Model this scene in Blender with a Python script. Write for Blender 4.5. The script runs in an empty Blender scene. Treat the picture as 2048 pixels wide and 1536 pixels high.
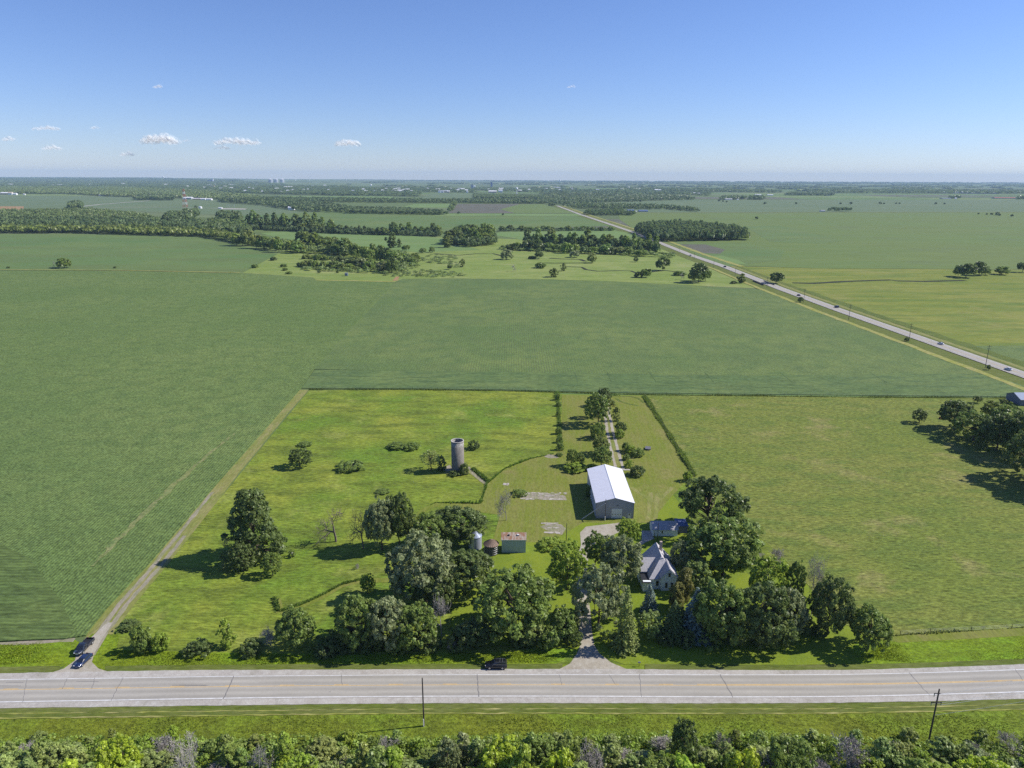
import bpy, math, random
import numpy as np
from mathutils import Vector, Matrix

R = math.radians
random.seed(7)
scene = bpy.context.scene
COL = scene.collection

# ------------------------------------------------------------------ camera
FPX, PITCH, ROLL, CH = 1420.0, R(16.25), R(0.25), 110.0
cp, sp_, cr, sr = math.cos(PITCH), math.sin(PITCH), math.cos(ROLL), math.sin(ROLL)

def P(u, v, z=0.0):
    """ground point (height z) seen at pixel u, v of the 2048 x 1536 photograph"""
    a, b = (u - 1024) / FPX, (v - 768) / FPX
    a2, b2 = a * cr + b * sr, -a * sr + b * cr
    d = Vector((a2, cp - b2 * sp_, -sp_ - b2 * cp))
    t = (z - CH) / d.z
    return Vector((d.x * t, d.y * t, z))

def proj(p):
    q = (p[0], p[1], p[2] - CH)
    f = q[1] * cp - q[2] * sp_
    up = q[1] * sp_ + q[2] * cp
    a2, b2 = q[0] / f, -up / f
    return 1024 + FPX * (a2 * cr - b2 * sr), 768 + FPX * (a2 * sr + b2 * cr), f

def height_to(base, vt):
    lo, hi = 0.0, 250.0
    for _ in range(40):
        m = (lo + hi) / 2
        if proj((base[0], base[1], base[2] + m))[1] > vt: lo = m
        else: hi = m
    return lo

cam_d = bpy.data.cameras.new('camera')
cam = bpy.data.objects.new('camera', cam_d)
COL.objects.link(cam)
X0, U0, F0 = Vector((1, 0, 0)), Vector((0, sp_, cp)), Vector((0, cp, -sp_))
cx, cy = X0 * cr + U0 * sr, X0 * -sr + U0 * cr
M = Matrix((cx, cy, -F0)).transposed().to_4x4()
M.translation = Vector((0, 0, CH))
cam.matrix_world = M
cam_d.sensor_width = 36.0
cam_d.lens = 36.0 * FPX / 2048.0
cam_d.clip_start, cam_d.clip_end = 1.0, 120000.0
scene.camera = cam

# ------------------------------------------------------------------ light
SUN = Vector((6.8, 1.1, 5.9)).normalized()
sun_el = math.asin(SUN.z)
sun_az = math.atan2(SUN.x, SUN.y)
w = bpy.data.worlds.new('World')
scene.world = w
w.use_nodes = True
nt = w.node_tree
nt.nodes.clear()
sky = nt.nodes.new('ShaderNodeTexSky')
sky.sky_type = 'NISHITA'
sky.sun_disc = False
sky.sun_elevation = sun_el
sky.sun_rotation = sun_az
sky.altitude = 300
sky.air_density, sky.dust_density, sky.ozone_density = 1.0, 0.0, 4.0
bg = nt.nodes.new('ShaderNodeBackground')
bg.inputs['Strength'].default_value = 0.1
wo = nt.nodes.new('ShaderNodeOutputWorld')
tint = nt.nodes.new('ShaderNodeVectorMath'); tint.operation = 'MULTIPLY'
tint.inputs[1].default_value = (.60, .65, .88)
nt.links.new(sky.outputs[0], tint.inputs[0])
nt.links.new(tint.outputs[0], bg.inputs['Color'])
nt.links.new(bg.outputs[0], wo.inputs['Surface'])
sd = bpy.data.lights.new('sun', 'SUN')
sd.energy, sd.angle, sd.color = 4.0, R(0.55), (1.0, 0.95, 0.86)
so = bpy.data.objects.new('sun', sd)
so.rotation_euler = SUN.to_track_quat('Z', 'Y').to_euler()
so.location = (0, 0, 200)
COL.objects.link(so)
vs = scene.view_settings
vs.view_transform, vs.look, vs.exposure, vs.gamma = 'Standard', 'None', 0.64, 1.0
scene.cycles.max_bounces = 6
scene.cycles.diffuse_bounces = 2
scene.cycles.glossy_bounces = 2
scene.cycles.transmission_bounces = 3
scene.cycles.transparent_max_bounces = 40
scene.cycles.volume_bounces = 0
scene.cycles.use_denoising = False
scene.cycles.denoiser = 'OPENIMAGEDENOISE'
scene.cycles.denoising_input_passes = 'RGB_ALBEDO_NORMAL'
scene.cycles.denoising_prefilter = 'ACCURATE'
scene.cycles.sample_clamp_indirect = 4.0

# ------------------------------------------------------------------ materials
def srgb(r, g, b):
    f = lambda c: (c / 12.92 if c <= 0.04045 else ((c + 0.055) / 1.055) ** 2.4)
    return (f(r / 255), f(g / 255), f(b / 255), 1.0)

class NT:
    def __init__(s, name):
        s.m = bpy.data.materials.new(name)
        s.m.use_nodes = True
        s.t = s.m.node_tree
        s.t.nodes.clear()
        s.out = s.n('ShaderNodeOutputMaterial')
    def n(s, typ, **kw):
        nd = s.t.nodes.new(typ)
        for k, v in kw.items(): setattr(nd, k, v)
        return nd
    def l(s, a, b): s.t.links.new(a, b)
    def val(s, sock, x):
        if hasattr(x, 'is_output') or isinstance(x, bpy.types.NodeSocket): s.l(x, sock)
        elif sock.type == 'VECTOR': sock.default_value = tuple(x)[:3]
        else: sock.default_value = x
    def math(s, op, a, b=0.5, clamp=False):
        nd = s.n('ShaderNodeMath', operation=op, use_clamp=clamp)
        s.val(nd.inputs[0], a); s.val(nd.inputs[1], b)
        return nd.outputs[0]
    def noise(s, vec, scale, detail=3.0, rough=0.55):
        nd = s.n('ShaderNodeTexNoise')
        s.l(vec, nd.inputs['Vector'])
        nd.inputs['Scale'].default_value = scale
        nd.inputs['Detail'].default_value = detail
        nd.inputs['Roughness'].default_value = rough
        return nd.outputs['Fac']
    def map(s, x, a, b, c, d):
        nd = s.n('ShaderNodeMapRange')
        nd.clamp = True
        s.val(nd.inputs[0], x)
        for i, q in enumerate((a, b, c, d)): nd.inputs[i + 1].default_value = q
        return nd.outputs[0]
    def mix(s, f, a, b, mode='MIX'):
        nd = s.n('ShaderNodeMix', data_type='RGBA', blend_type=mode)
        s.val(nd.inputs[0], f); s.val(nd.inputs[6], a); s.val(nd.inputs[7], b)
        return nd.outputs[2]
    def scale(s, c, f):
        nd = s.n('ShaderNodeVectorMath', operation='SCALE')
        s.val(nd.inputs[0], c); s.val(nd.inputs['Scale'], f)
        return nd.outputs[0]
    def pos(s, scale=(1, 1, 1), rot=0.0, obj=False):
        if obj: src = s.n('ShaderNodeTexCoord').outputs['Object']
        else: src = s.n('ShaderNodeNewGeometry').outputs['Position']
        mp = s.n('ShaderNodeMapping', vector_type='POINT')
        s.l(src, mp.inputs[0])
        mp.inputs['Scale'].default_value = scale
        mp.inputs['Rotation'].default_value = (0, 0, rot)
        return mp.outputs[0]
    def bsdf(s, color, rough=0.8, spec=0.25, metal=0.0, bump=None, bstr=0.5, bdist=0.2):
        b = s.n('ShaderNodeBsdfPrincipled')
        s.val(b.inputs['Base Color'], color)
        s.val(b.inputs['Roughness'], rough)
        b.inputs['Specular IOR Level'].default_value = spec
        b.inputs['Metallic'].default_value = metal
        if bump is not None:
            bn = s.n('ShaderNodeBump')
            bn.inputs['Strength'].default_value = bstr
            bn.inputs['Distance'].default_value = bdist
            s.l(bump, bn.inputs['Height'])
            s.l(bn.outputs[0], b.inputs['Normal'])
        s.l(b.outputs[0], s.out.inputs['Surface'])
        return b

def land(name, c1, c2, c3, big=60, mid=8, fine=0.9, stretch=(1, 1), rot=0.0, contrast=0.45, rows=None, bstr=0.6, bdist=0.25, c4=None, k_=1.0):
    """grass, crops and soil: three colours in patches, clumps in the fine noise, optional crop rows"""
    k = NT(name)
    p = k.pos()
    ps = k.pos((stretch[0], stretch[1], 1), rot)
    n1 = k.noise(p, 1.0 / big, 4, 0.6)
    n2 = k.noise(ps, 1.0 / mid, 4, 0.6)
    n3 = k.noise(ps, 1.0 / fine, 3, 0.65)
    col = k.mix(k.map(n1, .38, .62, 0, 1), c1, c2)
    col = k.mix(k.map(n2, .44, .64, 0, .85), col, c3)
    if c4:
        n4 = k.noise(k.pos((1, 1, 1), 0.7), 1.0 / (big * .45), 5, .65)
        col = k.mix(k.map(n4, .56, .7, 0, .8), col, c4)
    br = k.map(n3, .25, .75, 1 - contrast, 1 + contrast)
    h = k.math('ADD', n3, k.math('MULTIPLY', n2, .35 if rows else 1.3))
    if rows:
        sp, ang, con, soil = rows
        q = k.n('ShaderNodeSeparateXYZ')
        k.l(k.pos((1, 1, 1), ang), q.inputs[0])
        wob = k.math('MULTIPLY', k.noise(p, 1 / 14.0, 2), 0.5)
        s = k.math('SINE', k.math('MULTIPLY', k.math('ADD', q.outputs[0], wob), 2 * math.pi / sp))
        gap = k.map(s, -1.0, 0.2, con, 0.0)
        gap = k.math('MULTIPLY', gap, k.map(k.noise(p, 1 / 30.0, 4, .7), .35, .6, .35, 1.0))
        col = k.mix(gap, col, soil)
        h = k.math('ADD', h, k.math('MULTIPLY', s, .12))
    col = k.scale(col, k.math('MULTIPLY', br, .97) if rows else br)
    k.bsdf(col, .9, .12, bump=h, bstr=bstr, bdist=bdist)
    return k.m

def plain(name, c, rough=.7, spec=.3, metal=0.0, var=.12, scale=1.5, obj=True):
    k = NT(name)
    n = k.noise(k.pos(obj=obj), scale, 4, .6)
    k.bsdf(k.scale(c, k.map(n, .3, .7, 1 - var, 1 + var)), rough, spec, metal)
    return k.m

def ribbed(name, c, axis=0, pitch=0.3, rough=.45, spec=.4, metal=0.0, rust=None, var=.06, rot=0.0):
    """profiled sheet: ribs along one axis, optional rust"""
    k = NT(name)
    p = k.pos(obj=True, rot=rot)
    q = k.n('ShaderNodeSeparateXYZ'); k.l(p, q.inputs[0])
    s = k.math('SINE', k.math('MULTIPLY', q.outputs[axis], 2 * math.pi / pitch))
    n = k.noise(p, .8, 5, .65)
    col = k.scale(c, k.map(n, .3, .7, 1 - var, 1 + var))
    col = k.scale(col, k.map(s, -1, -.4, .86, 1))
    if rust:
        st = k.noise(k.pos((1.5, .35, 1), obj=True), .9, 5, .7)
        col = k.mix(k.map(st, .38, .56, 0, 1), col, rust)
    k.bsdf(col, rough, spec, metal, bump=s, bstr=.4, bdist=.03)
    return k.m

def leaf_mat(name, transl=.3, rough=.42):
    k = NT(name)
    oi = k.n('ShaderNodeObjectInfo')
    at = k.n('ShaderNodeAttribute', attribute_name='tint')
    q = k.n('ShaderNodeSeparateXYZ'); k.l(at.outputs['Color'], q.inputs[0])
    c = k.scale(oi.outputs['Color'], k.map(q.outputs[0], 0, 1, .88, 2.05))
    c = k.mix(k.map(q.outputs[1], .55, 1, 0, .35), c, (.19, .22, .05, 1))
    b = k.n('ShaderNodeBsdfPrincipled')
    k.l(c, b.inputs['Base Color'])
    b.inputs['Roughness'].default_value = rough
    b.inputs['Specular IOR Level'].default_value = .36
    t = k.n('ShaderNodeBsdfTranslucent')
    k.l(k.mix(.5, c, k.scale(c, 1.2)), t.inputs['Color'])
    mx = k.n('ShaderNodeMixShader')
    mx.inputs[0].default_value = transl
    k.l(b.outputs[0], mx.inputs[1]); k.l(t.outputs[0], mx.inputs[2])
    k.l(mx.outputs[0], k.out.inputs['Surface'])
    return k.m

LEAF = leaf_mat('leaves', .42)
NEEDLE = leaf_mat('needles', .12, .6)
def _bark(name, c):
    k = NT(name)
    p = k.pos((3, 3, .6), obj=True)
    n = k.noise(p, 2.5, 5, .7)
    k.bsdf(k.scale(c, k.map(n, .3, .7, .55, 1.45)), .9, .15, bump=n, bstr=.6, bdist=.05)
    return k.m
BARK = _bark('bark', (.085, .065, .05, 1))
DEADBARK = _bark('weathered_dead_wood', (.17, .14, .12, 1))
GREYTWIG = _bark('grey_twigs', (.34, .31, .29, 1))

# crops and grass (linear colours)
G = lambda r, g, b: (r * (1.6 if r < .55 * g else 1.12 if r < .85 * g else 1), g * 1.03, b * 1.05, 1)
M_SOY = land('soybean_rows', G(.068, .162, .048), G(.092, .192, .056), G(.060, .148, .046), 90, 14, 1.1, rows=(1.52, 0, .5, G(.105, .105, .060)), contrast=.42, bdist=.2)
M_HEADLAND = land('soybean_headland', G(.064, .156, .050), G(.086, .184, .058), G(.050, .128, .046), 40, 6, 1.0, stretch=(.35, 1), rows=(1.52, R(90), .35, G(.07, .08, .045)), contrast=.40)
M_HEADLAND2 = land('soybean_wheel_track', G(.052, .130, .05), G(.06, .145, .055), G(.048, .115, .045), 40, 6, 1.0, contrast=.3)
M_CORN = land('corn_rows', G(.070, .164, .046), G(.090, .190, .056), G(.062, .147, .043), 120, 9, 1.0, rows=(1.0, R(-2.6), .22, G(.045, .085, .03)), contrast=.56, bstr=.8, bdist=.35, c4=G(.102, .165, .050))
M_CORNGAP = land('thin_corn_strip', G(.200, .205, .085), G(.165, .195, .07), G(.10, .165, .05), 12, 3, .8, contrast=.45)
M_CORNHEAD = land('corn_headland', G(.064, .150, .042), G(.080, .170, .048), G(.045, .105, .032), 40, 4, .9, stretch=(.3, 1), rows=(1.52, R(90), .4, G(.028, .045, .02)), contrast=.5, bstr=.9, bdist=.35)
M_FARCROP = land('far_crop', G(.062, .162, .050), G(.084, .180, .055), G(.072, .150, .050), 220, 50, 4, stretch=(.25, 1), contrast=.12, bstr=.15)
M_FARCROP2 = land('far_crop_bluish', G(.070, .155, .075), G(.085, .170, .085), G(.075, .160, .072), 260, 60, 5, stretch=(.25, 1), contrast=.10, bstr=.1)
M_FARCROP3 = land('far_crop_olive', G(.080, .165, .046), G(.075, .170, .046), G(.122, .176, .050), 300, 40, 4, stretch=(.06, 1), contrast=.2, bstr=.15, c4=G(.105, .15, .06))
M_LIGHTCROP = land('far_pale_crop', G(.125, .215, .065), G(.145, .225, .075), G(.115, .19, .06), 160, 40, 4, stretch=(.3, 1), contrast=.12, bstr=.15, c4=G(.20, .22, .09))
M_SOIL = land('worked_soil', G(.125, .115, .085), G(.10, .105, .072), G(.14, .125, .095), 120, 30, 3, contrast=.15, bstr=.2)
M_MEADOW = land('meadow_grass', G(.112, .196, .022), G(.192, .238, .032), G(.062, .128, .020), 38, 6, .8, stretch=(.34, 1), contrast=.55, bstr=.9, bdist=.45, c4=G(.24, .26, .055))
M_LAWN = land('mown_lawn', G(.134, .182, .026), G(.152, .188, .030), G(.190, .188, .048), 30, 7, .6, stretch=(1, .3), contrast=.26, rows=(2.6, R(4), .32, G(.215, .20, .06)), bstr=.35, bdist=.1, c4=G(.225, .195, .068))
M_YARD = land('yard_lawn', G(.145, .215, .018), G(.165, .225, .022), G(.125, .190, .020), 25, 6, .5, contrast=.22, bstr=.35, bdist=.1)
M_PASTURE = land('pasture_grass', G(.128, .174, .030), G(.176, .186, .040), G(.098, .148, .028), 55, 6, .8, stretch=(.38, 1), rot=R(-28), contrast=.60, bstr=1.0, bdist=.5, c4=G(.250, .215, .080))
M_CREEK = land('creek_meadow', G(.165, .235, .055), G(.200, .255, .075), G(.135, .205, .045), 110, 22, 3, stretch=(.3, 1), contrast=.22, bstr=.5, bdist=.5, c4=G(.27, .28, .11))
M_EAST = land('east_meadow', G(.150, .192, .030), G(.205, .210, .044), G(.095, .155, .026), 120, 16, 2, stretch=(.2, 1), contrast=.34, bstr=.5, bdist=.4, c4=G(.22, .21, .06))
M_VERGE = land('verge_grass', G(.105, .215, .012), G(.135, .245, .016), G(.075, .165, .012), 25, 4, .7, stretch=(.5, 1), contrast=.45, bstr=.9, bdist=.4)
M_MOWN = land('mown_verge', G(.098, .130, .024), G(.085, .125, .020), G(.140, .150, .045), 15, 2.2, .5, stretch=(.25, 1), contrast=.35, bstr=.5, bdist=.1)
M_DRYEDGE = land('dry_grass_edge', G(.27, .26, .07), G(.20, .24, .045), G(.33, .29, .12), 14, 3, .6, stretch=(.3, 1), contrast=.35, bstr=.4)
M_WEEDS = land('ditch_weeds', G(.090, .165, .016), G(.125, .195, .018), G(.062, .120, .014), 22, 4, .8, stretch=(.6, 1), contrast=.5, bstr=1, bdist=.5)
M_DITCH = land('rank_green_grass', G(.060, .125, .025), G(.075, .150, .030), G(.050, .105, .02), 40, 6, 1, contrast=.4, bstr=.6)
M_GRAVEL = land('gravel', G(.40, .36, .32), G(.34, .305, .27), G(.44, .41, .37), 12, 1.6, .25, contrast=.22, bstr=.5, bdist=.04, c4=G(.27, .245, .20))
M_DIRT = land('dirt_track', G(.30, .255, .195), G(.25, .22, .16), G(.20, .20, .10), 10, 2, .4, stretch=(1, .3), contrast=.28, bstr=.5, bdist=.06)
M_TRACKGRASS = land('worn_track_grass', G(.20, .20, .055), G(.165, .19, .045), G(.25, .22, .09), 14, 3, .5, stretch=(1, .25), contrast=.3, bstr=.5, bdist=.08)
M_WATER = plain('creek_water', (.03, .032, .018, 1), .7, .12, obj=False)
M_BANK = plain('creek_bank', (.05, .06, .022, 1), .95, .1, var=.5, scale=.3, obj=False)
M_DRIVE = land('tan_gravel', G(.36, .315, .25), G(.31, .265, .205), G(.40, .36, .30), 12, 1.6, .25, contrast=.25, bstr=.5, bdist=.04, c4=G(.24, .22, .13))
M_REDSOIL = land('bare_red_soil', G(.33, .17, .09), G(.28, .17, .09), G(.30, .24, .10), 10, 3, 1, contrast=.2)

def base_ground_mat():
    """open farmland to the horizon: half-mile fields in different greens, soft-edged"""
    k = NT('farmland')
    p = k.pos()
    q = k.n('ShaderNodeSeparateXYZ'); k.l(k.pos((1 / 800.0, 1 / 400.0, 0)), q.inputs[0])
    cb = k.n('ShaderNodeCombineXYZ')
    k.l(k.math('FLOOR', q.outputs[0]), cb.inputs[0]); k.l(k.math('FLOOR', q.outputs[1]), cb.inputs[1])
    wn = k.n('ShaderNodeTexWhiteNoise', noise_dimensions='3D'); k.l(cb.outputs[0], wn.inputs[0])
    rp = k.n('ShaderNodeValToRGB'); k.l(wn.outputs['Value'], rp.inputs[0])
    rp.color_ramp.interpolation = 'CONSTANT'
    e = rp.color_ramp.elements
    e[0].position, e[0].color = 0, G(.070, .150, .055)
    e[1].position, e[1].color = .3, G(.085, .165, .075)
    for ps, c in ((.5, G(.105, .175, .055)), (.7, G(.065, .135, .055)), (.84, G(.14, .20, .07)), (.94, G(.125, .125, .085))):
        x = e.new(ps); x.color = c
    n = k.noise(p, 1 / 90.0, 4, .6)
    k.bsdf(k.scale(rp.outputs[0], k.map(n, .3, .7, .8, 1.2)), .95, .1)
    return k.m
M_BASE = base_ground_mat()

# ------------------------------------------------------------------ object helpers
def tag(o, label=None, cat=None, group=None, kind=None):
    if label: o['label'] = label
    if cat: o['category'] = cat
    if group: o['group'] = group
    if kind: o['kind'] = kind
    return o

def empty(name, loc, rz=0.0, scale=(1, 1, 1)):
    o = bpy.data.objects.new(name, None)
    COL.objects.link(o)
    o.location = loc; o.rotation_euler = (0, 0, rz); o.scale = scale
    o.empty_display_size = .5
    return o

def link_mesh(name, me, mats, parent=None):
    o = bpy.data.objects.new(name, me)
    COL.objects.link(o)
    if mats is not None:
        for m in (mats if isinstance(mats, (list, tuple)) else [mats]): me.materials.append(m)
    if parent: o.parent = parent
    return o

class MB:
    """collects simple solids into ONE mesh"""
    def __init__(s): s.v, s.f, s.mi = [], [], []
    def add(s, vs, fs, mi=0):
        o = len(s.v)
        s.v += [tuple(x) for x in vs]
        s.f += [[i + o for i in f] for f in fs]
        s.mi += [mi] * len(fs)
        return s
    def box(s, x0, x1, y0, y1, z0, z1, mi=0):
        return s.add([(x0, y0, z0), (x1, y0, z0), (x1, y1, z0), (x0, y1, z0), (x0, y0, z1), (x1, y0, z1), (x1, y1, z1), (x0, y1, z1)],
                     [[0, 3, 2, 1], [4, 5, 6, 7], [0, 1, 5, 4], [1, 2, 6, 5], [2, 3, 7, 6], [3, 0, 4, 7]], mi)
    def slab(s, pts, t, mi=0):
        """flat quad or polygon given thickness along its own normal"""
        ps = [Vector(p) for p in pts]
        n = (ps[1] - ps[0]).cross(ps[2] - ps[1]).normalized() * t
        k = len(ps)
        return s.add(ps + [p - n for p in ps], [list(range(k)), list(range(2 * k - 1, k - 1, -1))] + [[i, i + k, (i + 1) % k + k, (i + 1) % k] for i in range(k)], mi)
    def prism(s, poly, y0, y1, mi=0, axis='y'):
        k = len(poly)
        if axis == 'y': a = [(p[0], y0, p[1]) for p in poly] + [(p[0], y1, p[1]) for p in poly]
        else: a = [(y0, p[0], p[1]) for p in poly] + [(y1, p[0], p[1]) for p in poly]
        fs = [list(range(k)), list(range(2 * k - 1, k - 1, -1))] + [[i, i + k, (i + 1) % k + k, (i + 1) % k] for i in range(k)]
        return s.add(a, fs, mi)
    def tube(s, p0, p1, r0, r1=None, n=6, mi=0, cap=True):
        p0, p1 = Vector(p0), Vector(p1)
        r1 = r0 if r1 is None else r1
        d = (p1 - p0).normalized()
        a = d.orthogonal().normalized(); b = d.cross(a)
        vs = []
        for p, r in ((p0, r0), (p1, r1)):
            for i in range(n):
                t = 2 * math.pi * i / n
                vs.append(p + (a * math.cos(t) + b * math.sin(t)) * r)
        fs = [[i, (i + 1) % n, n + (i + 1) % n, n + i] for i in range(n)]
        if cap: fs += [list(range(n - 1, -1, -1)), list(range(n, 2 * n))]
        return s.add(vs, fs, mi)
    def lathe(s, prof, n=32, c=(0, 0), mi=0):
        vs, fs = [], []
        for r, z in prof:
            for i in range(n):
                t = 2 * math.pi * i / n
                vs.append((c[0] + r * math.cos(t), c[1] + r * math.sin(t), z))
        for j in range(len(prof) - 1):
            for i in range(n):
                fs.append([j * n + i, j * n + (i + 1) % n, (j + 1) * n + (i + 1) % n, (j + 1) * n + i])
        return s.add(vs, fs, mi)
    def build(s, name, mats, parent=None, smooth=False):
        me = bpy.data.meshes.new(name)
        me.from_pydata(s.v, [], s.f)
        me.polygons.foreach_set('material_index', s.mi)
        if smooth: me.polygons.foreach_set('use_smooth', [True] * len(s.f))
        me.update()
        return link_mesh(name, me, mats, parent)

def sheet(name, pts, mat, z, label=None, thick=0.0):
    """a field or lawn lying on the ground, outline given in photo pixels"""
    ps = [P(u, v) for u, v in pts]
    return sheet_w(name, ps, mat, z, thick)

ZC = [0]
def lift(z):
    ZC[0] = (ZC[0] + 1) % 15
    return z + ZC[0] * .0012

def sheet_w(name, ps, mat, z, thick=0.0):
    z = lift(z)
    me = bpy.data.meshes.new(name)
    vs = [(p[0], p[1], z) for p in ps]
    k = len(vs)
    fs = [list(range(k))]
    if thick:
        vs += [(p[0], p[1], z - thick) for p in ps]
        fs += [[i, i + k, (i + 1) % k + k, (i + 1) % k] for i in range(k)]
    me.from_pydata(vs, [], fs)
    me.update()
    if me.polygons[0].normal.z < 0: me.flip_normals()
    o = link_mesh(name, me, mat)
    o['kind'] = 'structure'
    return o

def ribbon(name, left, right, mat, z, kind='structure'):
    if name not in ('road', 'road_marking', 'road_shoulder'): z = lift(z)
    me = bpy.data.meshes.new(name)
    n = len(left)
    vs = [(p[0], p[1], z) for p in left] + [(p[0], p[1], z) for p in right]
    fs = [[i, i + 1, n + i + 1, n + i] for i in range(n - 1)]
    me.from_pydata(vs, [], fs)
    uv = me.uv_layers.new(name='uv')
    L = [0.0]
    for i in range(1, n): L.append(L[-1] + (Vector(left[i][:2]) - Vector(left[i - 1][:2])).length)
    for poly in me.polygons:
        for li in poly.loop_indices:
            vi = me.loops[li].vertex_index
            uv.data[li].uv = (L[vi % n], 0.0 if vi < n else 1.0)
    me.update()
    if me.polygons[0].normal.z < 0: me.flip_normals()
    o = link_mesh(name, me, mat)
    if kind: o['kind'] = kind
    return o

def path_ribbon(name, pts, width, mat, z, world=False, kind='structure', jit=0.0):
    ps = [Vector(p) if world else P(*p) for p in pts]
    rng = random.Random(len(pts) * 7 + int(width * 10))
    fine = []
    for i in range(len(ps) - 1):
        m = max(1, int((ps[i + 1] - ps[i]).length / max(width * 2, 2)))
        fine += [ps[i].lerp(ps[i + 1], j / m) for j in range(m)]
    fine.append(ps[-1])
    l, r = [], []
    for i, p in enumerate(fine):
        d = (fine[min(i + 1, len(fine) - 1)] - fine[max(i - 1, 0)]); d.z = 0
        d.normalize()
        n = Vector((-d.y, d.x, 0))
        h = width / 2
        l.append(p + n * h * (1 + rng.uniform(-jit, jit))); r.append(p - n * h * (1 + rng.uniform(-jit, jit)))
    return ribbon(name, l, r, mat, z, kind)

# ------------------------------------------------------------------ the ground
EXT = 23500.0
g = MB()
N = 24
xs = [-EXT + 2 * EXT * i / N for i in range(N + 1)]
ys = [-600 + (EXT + 600) * (i / N) ** 1.6 for i in range(N + 1)]
vv = [(x, y, 0) for y in ys for x in xs]
g.add(vv, [[j * (N + 1) + i, j * (N + 1) + i + 1, (j + 1) * (N + 1) + i + 1, (j + 1) * (N + 1) + i] for j in range(N) for i in range(N)])
o = g.build('ground', M_BASE); o['kind'] = 'structure'

# far fields, beyond the creek
sheet('field', [(-500, 410), (-500, 390), (0, 391), (300, 394), (480, 401), (570, 417), (650, 424), (480, 432), (330, 425), (170, 418)], M_FARCROP2, .25)
sheet('field', [(-900, 545), (-900, 466), (0, 468), (150, 468), (300, 473), (400, 475), (470, 490), (555, 508), (490, 543), (240, 540), (0, 539)], M_FARCROP, .12)
sheet('field', [(440, 468), (460, 430), (640, 421), (900, 428), (1150, 431), (1222, 452), (1000, 459), (820, 466), (700, 459)], M_FARCROP, .2)
sheet('field', [(896, 426.5), (915, 408), (1085, 408), (1152, 427)], M_SOIL, .45)
sheet('field', [(1000, 419), (1040, 408.5), (1085, 408.2), (1150, 426.5), (1030, 426.5)], M_FARCROP3, .55)
sheet('field', [(860, 432), (896, 427), (1152, 427.5), (1166, 432)], M_LIGHTCROP, .4)
sheet('field', [(800, 415), (830, 408), (912, 408), (895, 416)], M_LIGHTCROP, .35)
sheet('field', [(520, 400), (560, 392), (780, 393), (800, 398)], M_LIGHTCROP, .4)
sheet('field', [(840, 399), (860, 387), (948, 387), (948, 398)], M_FARCROP2, .5)
sheet('field', [(520, 466), (600, 461), (760, 468), (880, 476), (960, 500), (840, 505), (640, 492), (560, 478)], M_LIGHTCROP, .16)
sheet('field', [(985, 470), (1000, 464), (1225, 460), (1300, 474), (1060, 482)], M_LIGHTCROP, .2)
sheet('field', [(1130, 405), (1330, 400), (2300, 399), (2300, 424), (1235, 425.5)], M_FARCROP2, .25)
sheet('field', [(1235, 426), (2300, 424.5), (2300, 540), (1640, 537), (1437, 531), (1345, 490), (1285, 470), (1240, 440)], M_FARCROP3, .2)
sheet('field', [(1345, 488), (1480, 486), (1570, 500), (1560, 520), (1460, 533), (1437, 530)], M_FARCROP, .3)
sheet('field', [(1352, 489), (1410, 489), (1450, 500), (1440, 508), (1395, 506)], M_SOIL, .36)
sheet('field', [(1410, 513), (1440, 511), (1475, 520), (1495, 530), (1462, 529)], M_LIGHTCROP, .36)
sheet('field', [(1490, 452), (1560, 452), (1690, 482), (1640, 487), (1540, 484)], M_FARCROP, .3)
path_ribbon('farm_track', [(1240, 425.5), (1600, 425), (1900, 424.5), (2200, 425)], 9, M_DRYEDGE, .4)
path_ribbon('farm_track', [(165, 413), (200, 409), (300, 401.5)], 14, M_GRAVEL, .5)
path_ribbon('farm_track', [(165, 415), (260, 415), (360, 415), (520, 419)], 8, M_GRAVEL, .5)
sheet('field', [(-50, 424), (-50, 413), (48, 413), (46, 421)], M_REDSOIL, .5)

# creek meadows either side of the county road
sheet('meadow', [(485, 546), (560, 506), (640, 478), (900, 474), (1310, 488), (1360, 508), (1440, 543), (1540, 578), (1400, 572), (1250, 564), (1100, 559), (900, 557), (805, 558), (790, 564), (632, 560), (625, 555)], M_CREEK, .1)
sheet('meadow', [(1437, 532), (1640, 537), (2300, 541), (2300, 692), (1930, 693), (1800, 656), (1640, 600), (1548, 568)], M_EAST, .1)
sheet('field', [(1925, 692), (2300, 691), (2300, 800), (2080, 755)], M_SOY, .16)
sheet('bare_soil', [(785, 561.5), (792, 553.5), (799, 553.5), (795, 561.5)], M_REDSOIL, .2)

# creek: dark water between cut banks
for i, (pts, wd) in enumerate((
        ([(1585, 566), (1625, 567), (1700, 562.5), (1745, 561), (1780, 560), (1795, 562), (1850, 563), (1930, 561)], 4.5),
        ([(1100, 516.5), (1130, 518.5), (1160, 519), (1170, 523)], 4.0),
        ([(1130, 533.5), (1163, 534.5), (1172, 539.5), (1195, 542.5), (1235, 541.5), (1262, 542), (1274, 546.5), (1330, 541), (1360, 545)], 3.2),
        ([(1080, 526), (1120, 526.5), (1180, 526)], 3.2),
        ([(868, 507), (900, 509.5), (912, 511), (920, 510.5), (960, 507), (985, 507), (1005, 512)], 3.0))):
    path_ribbon('creek_bank', pts, wd * 1.7, M_BANK, .18, jit=.35)
    path_ribbon('creek', pts, wd, M_WATER, .24, jit=.25)
path_ribbon('creek_bank', [(1505, 559), (1520, 566), (1535, 569)], 6, M_BANK, .18)

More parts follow.
